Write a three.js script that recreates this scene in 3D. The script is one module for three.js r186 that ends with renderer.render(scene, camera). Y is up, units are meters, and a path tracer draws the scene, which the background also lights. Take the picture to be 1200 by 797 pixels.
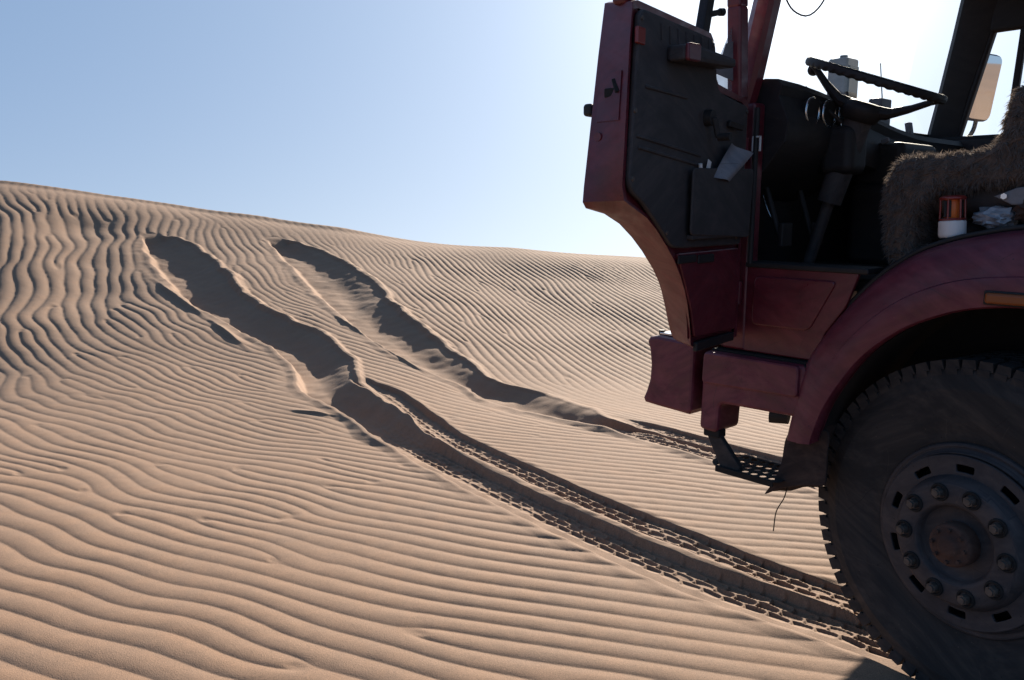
import * as THREE from 'three';
import { RoundedBoxGeometry } from 'three/addons/geometries/RoundedBoxGeometry.js';
import { mergeGeometries, mergeVertices, toCreasedNormals } from 'three/addons/utils/BufferGeometryUtils.js';
import { ImprovedNoise } from 'three/addons/math/ImprovedNoise.js';
import { MeshSurfaceSampler } from 'three/addons/math/MeshSurfaceSampler.js';

// ------------------------------------------------------------------ camera, sky, sun, exposure
const scene = new THREE.Scene();
const EYE = 1.55;
const camera = new THREE.PerspectiveCamera(45.5, 1024 / 680, 0.05, 3000);
const TILT = THREE.MathUtils.degToRad(4.3);                               // the stand of the dune rises ahead by this much
const site = new THREE.Matrix4().makeRotationX(TILT);                    // site survey frame -> level world
camera.position.set(0, EYE, 0).applyMatrix4(site);
camera.rotation.set(TILT - THREE.MathUtils.degToRad(9.45), 0, 0);

const SUN_AZ = 20 * Math.PI / 180, SUN_EL = 20.4 * Math.PI / 180;         // azimuth to the right of -z
const sunDir = new THREE.Vector3(Math.sin(SUN_AZ) * Math.cos(SUN_EL), Math.sin(SUN_EL), -Math.cos(SUN_AZ) * Math.cos(SUN_EL));

const EXPOSURE = 2.65, SKY = 1 / EXPOSURE;
function makeSky() {
  const W = 1024, Hh = 512, data = new Float32Array(W * Hh * 4), d = new THREE.Vector3();
  for (let j = 0; j < Hh; j++) for (let i = 0; i < W; i++) {
    const u = (i + 0.5) / W, v = (j + 0.5) / Hh;
    const th = (u - 0.5) * 2 * Math.PI, el = (v - 0.5) * Math.PI;
    d.set(Math.cos(th) * Math.cos(el), Math.sin(el), Math.sin(th) * Math.cos(el));
    const e = Math.max(0, el) * 180 / Math.PI;
    const ang = Math.acos(Math.min(1, Math.max(-1, d.dot(sunDir)))) * 180 / Math.PI;
    const hz = Math.exp(-e / 9), hz2 = Math.exp(-e / 40);
    // clear air: deep blue overhead, paler in the dusty layer near the horizon, bright round the sun
    const g1 = 0.9 * Math.exp(-ang / 12) + 1.5 * Math.exp(-ang / 4), g2 = 0.62 * Math.exp(-ang / 40), g3 = 0.75 * Math.exp(-ang / 26) * Math.exp(-e / 8);
    const R = 0.03 + 0.09 * hz2 + 0.15 * hz + g1 + 0.78 * g2 + g3;
    const G = 0.11 + 0.17 * hz2 + 0.13 * hz + 0.95 * g1 + 0.84 * g2 + 0.9 * g3;
    const B = 0.25 + 0.33 * hz2 + 0.02 * hz + 0.93 * g1 + 0.88 * g2 + 0.7 * g3;
    const o = (j * W + i) * 4;
    data[o] = R * SKY; data[o + 1] = G * SKY; data[o + 2] = B * SKY; data[o + 3] = 1;
  }
  const t = new THREE.DataTexture(data, W, Hh, THREE.RGBAFormat, THREE.FloatType);
  t.mapping = THREE.EquirectangularReflectionMapping;
  t.magFilter = THREE.LinearFilter; t.minFilter = THREE.LinearFilter; t.wrapS = THREE.RepeatWrapping;
  t.colorSpace = THREE.LinearSRGBColorSpace; t.needsUpdate = true;
  return t;
}
const sky = makeSky();
scene.background = sky;
scene.environment = sky;
scene.environmentIntensity = 1;

const sun = new THREE.DirectionalLight(new THREE.Color(1, 0.89, 0.75), 5);
sun.position.copy(sunDir).multiplyScalar(40);
sun.target.position.set(0, 0, -6);
sun.castShadow = true;
sun.shadow.mapSize.set(4096, 4096);
Object.assign(sun.shadow.camera, { left: -18, right: 18, top: 18, bottom: -18, near: 1, far: 90 });
scene.add(sun, sun.target);

const renderer = new THREE.WebGLRenderer({ antialias: true });
renderer.setSize(1024, 680);
renderer.toneMapping = THREE.LinearToneMapping;
renderer.toneMappingExposure = EXPOSURE;
renderer.shadowMap.enabled = true;

// ------------------------------------------------------------------ small helpers
let seed = 12345;
const rnd = () => { seed = (seed * 1664525 + 1013904223) >>> 0; return seed / 4294967296; };
const rr = (a, b) => a + (b - a) * rnd();
const perlin = new ImprovedNoise();
const N2 = (x, y, z = 0.37) => perlin.noise(x + 31.7, y + 17.3, z);
const clamp = (v, a, b) => Math.min(b, Math.max(a, v));
const sst = (a, b, v) => { const t = clamp((v - a) / (b - a), 0, 1); return t * t * (3 - 2 * t); };
const mix = (a, b, t) => a + (b - a) * t;
const lin = (r, g, b) => new THREE.Color().setRGB(r, g, b);
// ------------------------------------------------------------------ the dune: large form from surveyed points (x, distance ahead, height)
const survey = [
  [-2.12, 2.46, 0], [-3.69, 4.48, 0], [-5.59, 6.9, -0.139], [-6.68, 8.35, 0.147], [-7.62, 9.6, 0.452], [-8.65, 11, 0.871],
  [-9.84, 12.6, 1.361], [-10.72, 13.8, 1.767], [-12.36, 16, 2.304], [-12.98, 16.8, 2.144], [-14.68, 19, 1.354], [-17, 22, -0.096],
  [-21.63, 28, -3.196], [-1.69, 2.46, 0], [-2.36, 3.53, 0], [-3.15, 4.79, 0], [-4.46, 6.9, 0.014], [-5.4, 8.45, 0.221],
  [-6.09, 9.6, 0.452], [-6.84, 10.85, 0.767], [-7.52, 12, 1.122], [-8.23, 13.2, 1.487], [-9.43, 15.2, 1.943], [-9.93, 16, 1.783],
  [-11.29, 18.2, 0.993], [-13.15, 21.2, -0.457], [-16.87, 27.2, -3.557], [-4.98, 8.5, 0.213], [-5.65, 9.7, 0.44], [-6.33, 10.95, 0.76],
  [-7.34, 12.8, 1.265], [-8.6, 15.1, 1.841], [-9.05, 15.9, 1.681], [-10.3, 18.1, 0.891], [-12.01, 21.1, -0.559], [-15.43, 27.1, -3.659],
  [-1.41, 2.46, 0], [-1.97, 3.53, 0], [-2.67, 4.88, 0], [-3.71, 6.9, 0.052], [-4.55, 8.55, 0.224], [-5.24, 9.9, 0.417],
  [-5.89, 11.2, 0.718], [-6.76, 12.95, 1.155], [-7.8, 15.05, 1.733], [-8.21, 15.85, 1.573], [-9.35, 18.05, 0.783], [-10.91, 21.05, -0.667],
  [-14.02, 27.05, -3.767], [-4.07, 8.5, 0.241], [-4.78, 10.05, 0.453], [-5.52, 11.7, 0.828], [-6.24, 13.3, 1.254], [-6.98, 14.95, 1.625],
  [-7.35, 15.75, 1.465], [-8.38, 17.95, 0.675], [-9.78, 20.95, -0.775], [-12.58, 26.95, -3.875], [-1.13, 2.46, 0], [-1.57, 3.53, 0],
  [-2.17, 4.97, 0], [-2.97, 6.9, 0.089], [-3.62, 8.5, 0.259], [-4.35, 10.3, 0.535], [-5.11, 12.2, 0.925], [-5.59, 13.4, 1.211],
  [-6.23, 15, 1.51], [-6.57, 15.8, 1.35], [-7.48, 18, 0.56], [-8.73, 21, -0.89], [-11.22, 27, -3.99], [-0.85, 2.46, 0],
  [-1.18, 3.53, -0], [-1.66, 5.06, 0], [-2.19, 6.8, 0.073], [-2.65, 8.3, 0.227], [-3.17, 10, 0.459], [-3.72, 11.8, 0.76],
  [-4.14, 13.2, 1.038], [-4.62, 14.8, 1.305], [-4.87, 15.6, 1.145], [-5.56, 17.8, 0.355], [-6.5, 20.8, -1.095], [-8.37, 26.8, -4.195],
  [-0.56, 2.46, 0], [-0.79, 3.53, 0], [-1.12, 5.15, 0], [-1.42, 6.6, 0.08], [-1.73, 8.1, 0.189], [-2.05, 9.7, 0.388],
  [-2.38, 11.3, 0.616], [-2.7, 12.9, 0.862], [-3.03, 14.5, 1.108], [-3.19, 15.3, 0.948], [-3.65, 17.5, 0.158], [-4.28, 20.5, -1.292],
  [-5.53, 26.5, -4.392], [0, 2.46, 0], [0, 3.53, 0], [0, 5.15, 0], [0, 6.6, -0.029], [0, 8, 0.032],
  [0, 9.5, 0.158], [0, 11, 0.35], [0, 12.6, 0.575], [0, 14.2, 0.8], [0, 15, 0.64], [0, 17.2, -0.15],
  [0, 20.2, -1.6], [0, 26.2, -4.7], [0.44, 2.46, 0], [0.61, 3.53, 0], [0.87, 5.15, 0], [1.12, 6.7, -0.053],
  [1.35, 8.1, -0.031], [1.6, 9.7, 0.077], [1.84, 11.2, 0.268], [2.07, 12.7, 0.433], [2.34, 14.4, 0.616], [2.47, 15.2, 0.456],
  [2.83, 17.4, -0.334], [3.32, 20.4, -1.784], [4.29, 26.4, -4.884], [0.85, 2.46, 0], [1.18, 3.53, -0], [1.69, 5.15, 0],
  [2.11, 6.5, -0.041], [2.58, 8, -0.056], [3.1, 9.7, 0.025], [3.66, 11.5, 0.136], [4.18, 13.2, 0.25], [4.73, 15, 0.373],
  [4.99, 15.8, 0.213], [5.68, 18, -0.577], [6.63, 21, -2.027], [8.52, 27, -5.127], [1.69, 2.46, 0], [2.36, 3.53, 0],
  [3.37, 5.15, 0], [4.21, 6.5, -0.041], [5.15, 8, -0.056], [6.27, 9.8, -0.044], [7.51, 11.8, 0.011], [8.75, 13.8, 0.044],
  [10.76, 17, -0.035], [11.26, 17.8, -0.195], [12.65, 20, -0.985], [14.55, 23, -2.435], [18.35, 29, -5.535], [4.78, 5.15, 0],
  [7.31, 8, -0.143], [10.66, 11.8, -0.115], [15.26, 17, -0.215], [-3, 0, 0], [0, 0, 0], [3, 0, 0],
  [-3, -4, 0], [3, -4, 0], [0, -9, 0], [-8, -6, 0], [8, -6, 0], [-7, 0, 0],
  [8, 0, 0], [-11, 3, 0.3], [12, 3, 0], [-13, -8, 0.3], [13, -8, 0], [-14, 5, 0.3],
  [0, -16, 0], [-16, -16, 0.3], [16, -16, 0]
];
function fitSurface(pts) {          // thin-plate spline through the points
  const n = pts.length, m = n + 3, A = [];
  const U = (r2) => r2 > 0 ? 0.5 * r2 * Math.log(r2) : 0;
  for (let i = 0; i < m; i++) A.push(new Float64Array(m + 1));
  for (let i = 0; i < n; i++) {
    for (let j = 0; j < n; j++) A[i][j] = U((pts[i][0] - pts[j][0]) ** 2 + (pts[i][1] - pts[j][1]) ** 2) + (i === j ? 0.03 : 0);
    A[i][n] = A[n][i] = 1; A[i][n + 1] = A[n + 1][i] = pts[i][0]; A[i][n + 2] = A[n + 2][i] = pts[i][1]; A[i][m] = pts[i][2];
  }
  for (let c = 0; c < m; c++) {
    let p = c; for (let i = c + 1; i < m; i++) if (Math.abs(A[i][c]) > Math.abs(A[p][c])) p = i;
    [A[c], A[p]] = [A[p], A[c]];
    for (let i = c + 1; i < m; i++) { const k = A[i][c] / A[c][c]; if (k) for (let j = c; j <= m; j++) A[i][j] -= k * A[c][j]; }
  }
  const w = new Float64Array(m);
  for (let i = m - 1; i >= 0; i--) { let s = A[i][m]; for (let j = i + 1; j < m; j++) s -= A[i][j] * w[j]; w[i] = s / A[i][i]; }
  return (x, d) => { let s = w[n] + w[n + 1] * x + w[n + 2] * d; for (let i = 0; i < n; i++) s += w[i] * U((x - pts[i][0]) ** 2 + (d - pts[i][1]) ** 2); return s; };
}
const spline = fitSurface(survey);
const GS = 0.25, GX = -30, GN = 241;                    // cached on a 25 cm grid, read back with cubic interpolation
const cache = new Float32Array(GN * GN);
for (let j = 0; j < GN; j++) for (let i = 0; i < GN; i++) {
  const x = GX + i * GS, d = GX + j * GS, R = Math.hypot(x, d);
  let h = spline(clamp(x, -24, 24), clamp(d, -20, 26));
  const ahead = sst(-0.3, 0.35, d / (R + 1e-6));
  const far = mix(1.1 * N2(x * 0.06, d * 0.06) - 0.3, -3.2 - 0.16 * (R - 22), ahead);
  h = mix(h, far, sst(17.5, 24, R));
  h += (0.03 * N2(x * 0.45, d * 0.45, 5.1) * sst(5, 9, d) + 0.012 * N2(x * 1.1, d * 1.1, 8.2) * sst(3, 8, R)) * (1 - 0.8 * sst(11, 14, d));
  cache[j * GN + i] = h;
}
const crestLine = [[-16, 16.5], [-12.3, 16], [-9.6, 15.1], [-7.95, 15.0], [-6.3, 14.9], [-4.65, 14.7], [-3.05, 14.4], [0, 14.1], [2.35, 14.3], [4.7, 14.9], [8, 16]];
function crestAt(x) { let i = 0; while (i < crestLine.length - 2 && x > crestLine[i + 1][0]) i++; const [a, b] = [crestLine[i], crestLine[i + 1]]; return mix(a[1], b[1], sst(a[0], b[0], x)) + 0.15 * N2(x * 0.5, 3); }
function crestLip(x, d) {            // small cornice along the crest
  if (d < 12 || d > 18 || x < -16 || x > 7.9) return 0;
  const o = d - crestAt(x);
  return 0.06 * mix(1, 0.3, sst(-4, -1, x)) * (o < 0 ? Math.exp(-o * o / 0.03) : Math.exp(-o * o / 0.5));
}
function baseHeight(x, d) {
  const R = Math.hypot(x, d);
  if (R > 28) {
    const ahead = sst(-0.3, 0.35, d / R);
    return mix(1.1 * N2(x * 0.06, d * 0.06) - 0.3 + 0.9 * N2(x * 0.02, d * 0.02) * sst(28, 60, R), -3.2 - 0.16 * (R - 22), ahead);
  }
  const fx = (x - GX) / GS, fy = (d - GX) / GS, i = clamp(Math.floor(fx), 1, GN - 3), j = clamp(Math.floor(fy), 1, GN - 3), a = fx - i, b = fy - j;
  const cr = (p0, p1, p2, p3, t) => p1 + 0.5 * t * (p2 - p0 + t * (2 * p0 - 5 * p1 + 4 * p2 - p3 + t * (3 * (p1 - p2) + p3 - p0)));
  const row = (k) => { const o = (j + k) * GN + i; return cr(cache[o - 1], cache[o], cache[o + 1], cache[o + 2], a); };
  return cr(row(-1), row(0), row(1), row(2), b);
}

// ------------------------------------------------------------------ wheel ruts: [x, ahead, half width, depth, left spoil, right spoil, tread print]
const ruts = [
  { st: [[-5.67, 12.8, 0.112, 0, 0, 0, 0], [-5.48, 12.55, 0.18, 0.08, 0.021, 0.005, 0], [-5.11, 12.02, 0.272, 0.081, 0.025, 0.006, 0], [-4.44, 11.01, 0.3, 0.095, 0.046, 0.006, 0], [-3.74, 9.86, 0.267, 0.095, 0.055, 0.006, 0],
      [-3.21, 9.15, 0.231, 0.088, 0.05, 0.006, 0], [-2.68, 8.56, 0.227, 0.09, 0.042, 0.009, 0], [-2.2, 8.01, 0.234, 0.1, 0.029, 0.009, 0], [-1.84, 7.33, 0.202, 0.104, 0.021, 0.009, 0], [-1.64, 6.8, 0.201, 0.095, 0.021, 0.009, 0], [-1.54, 6.53, 0.2, 0.094, 0.017, 0.009, 0],
      [-1.19, 6.05, 0.18, 0.104, 0.013, 0.012, 0], [-0.84, 5.46, 0.155, 0.075, 0.015, 0.03, .4], [-0.43, 4.77, 0.15, 0.038, 0.006, 0.01, 1], [0.05, 4.1, 0.145, 0.032, 0.004, 0.007, 1], [0.43, 3.61, 0.145, 0.03, 0.004, 0.007, 1],
      [0.75, 3.22, 0.145, 0.028, 0.004, 0.007, 1], [1.02, 2.94, 0.145, 0.026, 0.004, 0.007, 1], [1.28, 2.68, 0.145, 0.025, 0.004, 0.007, 1], [1.6, 2.3, 0.145, 0.024, 0.004, 0.007, 1], [2.3, 1.5, 0.145, 0.024, 0.004, 0.007, 1]] },
  { st: [[-1.36, 6.88, 0.06, 0, 0, 0, 0], [-1.22, 6.65, 0.09, 0.025, 0.003, 0.015, 0], [-1.02, 6.43, 0.12, 0.03, 0.004, 0.025, .3], [-0.72, 5.91, 0.11, 0.04, 0.005, 0.035, .5], [-0.36, 5.2, 0.11, 0.022, 0.004, 0.012, .8], [0.03, 4.64, 0.1, 0.018, 0.003, 0.008, 1],
      [0.47, 4.01, 0.1, 0.018, 0.003, 0.008, 1], [0.83, 3.58, 0.1, 0.017, 0.003, 0.008, 1], [1.11, 3.23, 0.1, 0.016, 0.003, 0.007, 1], [1.4, 2.9, 0.1, 0.016, 0.003, 0.007, 1], [2.2, 2, 0.1, 0.016, 0.003, 0.007, 1]] },
  { st: [[-3.84, 13.18, 0.128, 0, 0, 0, 0], [-3.59, 12.82, 0.192, 0.08, 0.021, 0.005, 0], [-3.13, 12.1, 0.287, 0.081, 0.025, 0.006, 0], [-2.47, 10.93, 0.353, 0.099, 0.038, 0.006, 0], [-1.92, 9.71, 0.305, 0.099, 0.042, 0.006, 0],
      [-1.39, 8.63, 0.252, 0.088, 0.038, 0.006, 0], [-0.86, 7.7, 0.231, 0.087, 0.025, 0.009, 0], [-0.33, 6.92, 0.17, 0.077, 0.017, 0.009, 0], [-0.06, 6.6, 0.24, 0.07, 0.02, 0.02, 0], [0.06, 6.44, 0.22, 0.08, 0.007, 0.01, 0],
      [0.37, 6.08, 0.17, 0.085, 0.006, 0.01, 0], [0.7, 5.68, 0.14, 0.05, 0.006, 0.02, .4], [0.99, 5.29, 0.135, 0.026, 0.004, 0.007, 1], [1.28, 4.91, 0.13, 0.032, 0.006, 0.01, 1], [1.74, 4.33, 0.13, 0.027, 0.006, 0.01, 1], [2.6, 3.3, 0.13, 0.027, 0.006, 0.01, 1], [3.4, 2.4, 0.13, 0.027, 0.006, 0.01, 1]] },
  { st: [[0.74, 5.86, 0.1, 0, 0, 0, 0], [0.99, 5.6, 0.09, 0.02, 0.003, 0.01, .6], [1.17, 5.34, 0.09, 0.02, 0.003, 0.01, 1], [1.39, 5.04, 0.09, 0.02, 0.003, 0.01, 1], [1.78, 4.58, 0.09, 0.02, 0.003, 0.01, 1], [2.6, 3.6, 0.09, 0.02, 0.003, 0.01, 1]] },
];
for (const r of ruts) {              // resample each rut with a smooth curve
  const v = r.st.map((s) => new THREE.Vector3(s[0], s[1], 0)), c = new THREE.CatmullRomCurve3(v, false, 'centripetal');
  const n = (v.length - 1) * 10; r.seg = []; let len = 0, prev = null;
  for (let k = 0; k <= n; k++) {
    const t = k / n, p = c.getPoint(t), fi = t * (v.length - 1), i = Math.min(v.length - 2, Math.floor(fi)), a = fi - i, s = [p.x, p.y];
    for (let q = 2; q < 7; q++) s.push(mix(r.st[i][q], r.st[i + 1][q], a * a * (3 - 2 * a)));
    if (prev) len += Math.hypot(p.x - prev[0], p.y - prev[1]);
    s.push(len); r.seg.push(s); prev = s;
  }
  r.box = [Math.min(...r.seg.map((s) => s[0])) - 1, Math.max(...r.seg.map((s) => s[0])) + 1, Math.min(...r.seg.map((s) => s[1])) - 1, Math.max(...r.seg.map((s) => s[1])) + 1];
}
function treadPrint(s, q, w, rows) {       // rows of rounded lug prints, offset row by row
  const f = (q / w * 0.5 + 0.5) * rows, k = Math.floor(f); if (k < 0 || k >= rows) return 0;
  const pitch = 0.098, off = [0, 0.34, 0.68, 0.02, 0.36, 0.7][k] * pitch;
  const b = f - k, bow = 2 * b - 1, a = (((s + off) / pitch + 0.2 * bow * bow) % 1 + 1) % 1;      // bowed lug edges
  const e = Math.pow(Math.abs(2 * a - 1) / 0.9, 5) + Math.pow(Math.abs(bow) / 0.86, 4);
  return -(1 - sst(0.45, 1.1, e)) * (0.75 + 0.25 * (1 - a));
}
function rutHeight(x, d) {           // [height change, how much of the ripples is left]
  let dh = 0, keep = 1;
  for (let ri = 0; ri < ruts.length; ri++) {
    const r = ruts[ri], b = r.box; if (x < b[0] || x > b[1] || d < b[2] || d > b[3]) continue;
    let best = 1e9, bi = 0, bt = 0;
    for (let i = 0; i < r.seg.length - 1; i++) {
      const p = r.seg[i], q = r.seg[i + 1], ex = q[0] - p[0], ed = q[1] - p[1], t = clamp(((x - p[0]) * ex + (d - p[1]) * ed) / (ex * ex + ed * ed), 0, 1);
      const dx = x - p[0] - ex * t, dd = d - p[1] - ed * t, D2 = dx * dx + dd * dd; if (D2 < best) { best = D2; bi = i; bt = t; }
    }
    const p = r.seg[bi], q = r.seg[bi + 1], dist = Math.sqrt(best); if (dist > 1) continue;
    const ex = q[0] - p[0], ed = q[1] - p[1], sgn = (x - p[0]) * ed - (d - p[1]) * ex > 0 ? -1 : 1;   // +1 on the driver's right when looking up the dune
    const m = (k) => mix(p[k], q[k], bt), s = m(7), lat = dist * -sgn;
    const D = m(3), print = m(6);
    const rough = (0.05 * N2(s * 2.1, ri * 7 + (lat > 0 ? 3 : 9)) + 0.014 * N2(s * 8.3, ri * 5 + (lat > 0 ? 13 : 19))) * clamp(D * 12, 0.15, 1);
    const w = Math.max(0.05, m(2) + rough), e = Math.abs(lat) / w;
    const digIn = sst(0.05, 0.085, D);               // geometry only: 1 where the wheel dug in, 0 where it rolled
    const floorEdge = mix(0.78, lat > 0 ? 0.6 : 0.02, digIn), rim = lat > 0 ? 1.03 : mix(1.03, 1.6, digIn);   // where the side of the rut starts and ends, in half widths
    dh -= D * (1 - sst(floorEdge, rim, e)) * (1 + 0.12 * digIn * N2(s * 2.3, lat * 3, ri));
    if (print > 0) dh += print * 0.014 * (1 - sst(0.05, 0.4, lat / w) * (ri === 1 ? 0 : 1)) * treadPrint(s + 0.01 * N2(x * 6, d * 6), lat, w, ri === 1 || ri === 3 ? 4 : 6) * clamp(0.85 + 0.6 * N2(x * 2.3, d * 2.3, 2.2) + 0.5 * N2(x * 9, d * 9, 5.2), 0.4, 1.2);
    // pushed-up spoil on both sides, steep on its outer face
    const bL = m(4) * (1 + 0.6 * N2(s * 1.3, 40 + ri)), bR = m(5) * (1 + 0.9 * N2(s * 2.1, 50 + ri)), o = e - rim;
    const spoil = (wd) => o < 0 ? Math.exp(-o * o * 60) : (o < 0.12 ? 1 : Math.max(0, 1 - (o - 0.12) * w / wd) ** 1.25);
    if (lat < 0) dh += bL * spoil(Math.max(0.05, bL * 1.7)); else dh += bR * spoil(Math.max(0.06, bR * 3));
    const k = sst(0.95, mix(1.5, lat > 0 ? 2.1 : 2.6, digIn) + 0.6 * N2(s * 1.3, lat > 0 ? 2 : 6), e); keep = Math.min(keep, k);
  }
  // small slipped ledges
  for (const [x0, d0, x1, d1, hh, wd] of [[-1.71, 5.91, -1.27, 5.76, 0.016, 0.10], [-4.73, 10.64, -3.36, 8.88, 0.036, 0.10], [-3.36, 8.88, -2.55, 7.77, 0.03, 0.10], [-2.08, 9.22, -1.47, 8.27, 0.02, 0.10], [-1.47, 8.27, -0.76, 7.1, 0.018, 0.10]]) {
    const ex = x1 - x0, ed = d1 - d0, L = Math.hypot(ex, ed), t = ((x - x0) * ex + (d - d0) * ed) / (L * L); if (t < -0.1 || t > 1.1) continue;
    const lat = ((x - x0) * -ed + (d - d0) * ex) / L + 0.06 * N2(t * 4, L * 9) * Math.min(1, wd * 3);                        // positive beyond the ledge
    const f = sst(-0.1, 0.4, t) * (1 - sst(0.6, 1.1, t));
    if (lat > 0 && lat < wd) dh += hh * f * (1 - lat / wd) ** 1.5; else if (lat <= 0) dh += hh * f * Math.max(0, 1 + lat / (hh * 1.5));
  }
  return [dh, keep];
}

// ------------------------------------------------------------------ wind ripples: aligned wave packets, so that crests fork and end as real ones do
const crests = [[-1.8, 2.9, -28], [-1, 2.9, -25], [0, 2.8, -23], [0.6, 2.7, -16], [-2.5, 3.9, -32], [-1.8, 4, -31], [-0.9, 4, -30], [-3.3, 5.6, -43], [-2.4, 5.5, -37], [-1.6, 5.3, -32], [-4.2, 7.4, -50], [-3.3, 6.9, -46], [-2.5, 6.6, -44],
  [-6, 10.1, -62], [-5.9, 11.3, -65], [-4.9, 10.7, -64], [-3.2, 8, -51], [-6.4, 12.8, -63], [-4.7, 12.8, -65], [-7.5, 13.4, -58], [-3.7, 12, -61], [-2.9, 9.4, -49], [-1.9, 12.6, -67], [-0.6, 11.6, -72], [0.6, 11.4, -75], [1, 9, -76], [0, 8, -70],
  [1.8, 12.3, -75], [1.1, 7.5, -74], [-0.8, 6, -27], [-1.4, 7.5, -36], [-0.2, 5.4, -27], [0.3, 4.8, -22], [0.7, 4.5, -18], [1.1, 3.9, -13], [1.4, 3.7, -7], [0.3, 6.2, -48], [1.1, 6.1, -55], [1.8, 5.9, -55], [0, 12.8, -68], [-2.7, 13, -64]];
const rippleAngle = (x, d) => {      // direction of the crests, from observed bearings
  let s = 0, w = 0;
  for (const [cx, cd, a] of crests) { const r2 = (x - cx) ** 2 + (d - cd) ** 2, k = 1 / (0.15 + r2) ** 2; s += k * a; w += k; }
  return (s / w + 9 * N2(x * 0.6, d * 0.6, 3.3) + 14 * N2(x * 2.1, d * 2.1, 6.6) * mix(1.3, 0.4, sst(-1.6, 0.2, x))) * Math.PI / 180;
};
const lengths = [[-1.8, 2.9, .118], [-1, 2.9, .112], [0, 2.8, .106], [0.6, 2.7, .096], [-2.5, 3.9, .108], [-0.9, 4, .098], [0.7, 4.5, .080], [-0.2, 5.4, .078], [-0.8, 6, .078], [-3.3, 5.6, .106], [-2.4, 6.7, .092], [-1.4, 7.5, .082], [-4.2, 7.4, .118], [-6, 10.1, .185], [-4.9, 10.7, .15],
  [-6.4, 12.8, .18], [-3.2, 8, .10], [-4.7, 12.8, .13], [-2.9, 9.4, .092], [-1.9, 12.6, .10], [0, 8, .088], [1, 9, .088], [0.6, 11.4, .09], [1.8, 12.3, .09], [1.1, 7.5, .08], [1.1, 6.1, .072], [1.4, 3.7, .086], [-7.4, 13.7, .16], [-7.9, 14.3, .14]];
const rippleLength = (x, d) => {
  let s = 0, w = 0;
  for (const [cx, cd, v] of lengths) { const r2 = (x - cx) ** 2 + (d - cd) ** 2, k = 1 / (0.25 + r2) ** 2; s += k * v; w += k; }
  return s / w * (1 + 0.2 * N2(x * 1.1, d * 1.1, 9.9));
};
const KC = 0.105, KX0 = -13.5, KD0 = 1.6, KNX = 250, KND = 170;
const kern = new Array(KNX * KND);
for (let j = 0; j < KND; j++) for (let i = 0; i < KNX; i++) {
  const x = KX0 + (i + 0.1 + 0.8 * rnd()) * KC, d = KD0 + (j + 0.1 + 0.8 * rnd()) * KC, ph = rnd() * 6.2832;
  if (Math.abs(x) > d * 0.80 + 0.5) continue;
  const a = rippleAngle(x, d), L = rippleLength(x, d), k = 2 * Math.PI / L, short = mix(0.78, 1, sst(-1.6, 0, x + 0.25 * (d - 6)));
  const nx = Math.sin(a), nd = -Math.cos(a);                 // towards the lee side
  kern[j * KNX + i] = [x, d, nx, nd, k, ph, 1 / (2 * (1.7 * L * short) ** 2), 1 / (2 * (1.08 * L * short) ** 2), Math.ceil(4.2 * L / KC)];
}
let fieldRe = 0, fieldIm = 0, fieldSum = 0;
function waveField(x, d, skip) {
  const ci = Math.floor((x - KX0) / KC), cj = Math.floor((d - KD0) / KC); fieldRe = fieldIm = fieldSum = 0;
  const own = kern[clamp(cj, 0, KND - 1) * KNX + clamp(ci, 0, KNX - 1)]; if (!own) return; const q = own[8];
  for (let j = Math.max(0, cj - q); j <= Math.min(KND - 1, cj + q); j++) for (let i = Math.max(0, ci - q); i <= Math.min(KNX - 1, ci + q); i++) {
    const k = kern[j * KNX + i]; if (!k || k === skip) continue;
    const dx = x - k[0], dd = d - k[1], n = dx * k[2] + dd * k[3], t = dx * k[3] - dd * k[2], e = t * t * k[6] + n * n * k[7]; if (e > 2.9) continue;
    const w = Math.exp(-e) - 0.055, ph = k[4] * n + k[5]; fieldRe += w * Math.cos(ph); fieldIm += w * Math.sin(ph); fieldSum += w;
  }
}
for (let it = 0; it < 3; it++) for (let q = 0; q < kern.length; q++) {
  const idx = it & 1 ? kern.length - 1 - q : q, k = kern[idx]; if (!k) continue;
  waveField(k[0], k[1], k); if (fieldSum > 0) k[5] = Math.atan2(fieldIm, fieldRe);
}
function rippleHeight(x, d) {        // in units of the local wavelength
  waveField(x, d, null); if (fieldSum <= 0) return 0;
  const amp = Math.hypot(fieldRe, fieldIm) / fieldSum, t = (Math.atan2(fieldIm, fieldRe) / 6.283185307 + 1) % 1;
  const own = kern[clamp(Math.floor((d - KD0) / KC), 0, KND - 1) * KNX + clamp(Math.floor((x - KX0) / KC), 0, KNX - 1)];
  let h;
  if (t < 0.52) { const s = t / 0.52; h = s * (1.5 - 0.5 * s * s); } else { const s = (t - 0.52) / 0.48; h = 1 - Math.pow(s, 2.5); }
  return h * sst(0.02, 0.34, amp) * (own ? 6.283185 / own[4] : 0.09);
}
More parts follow.
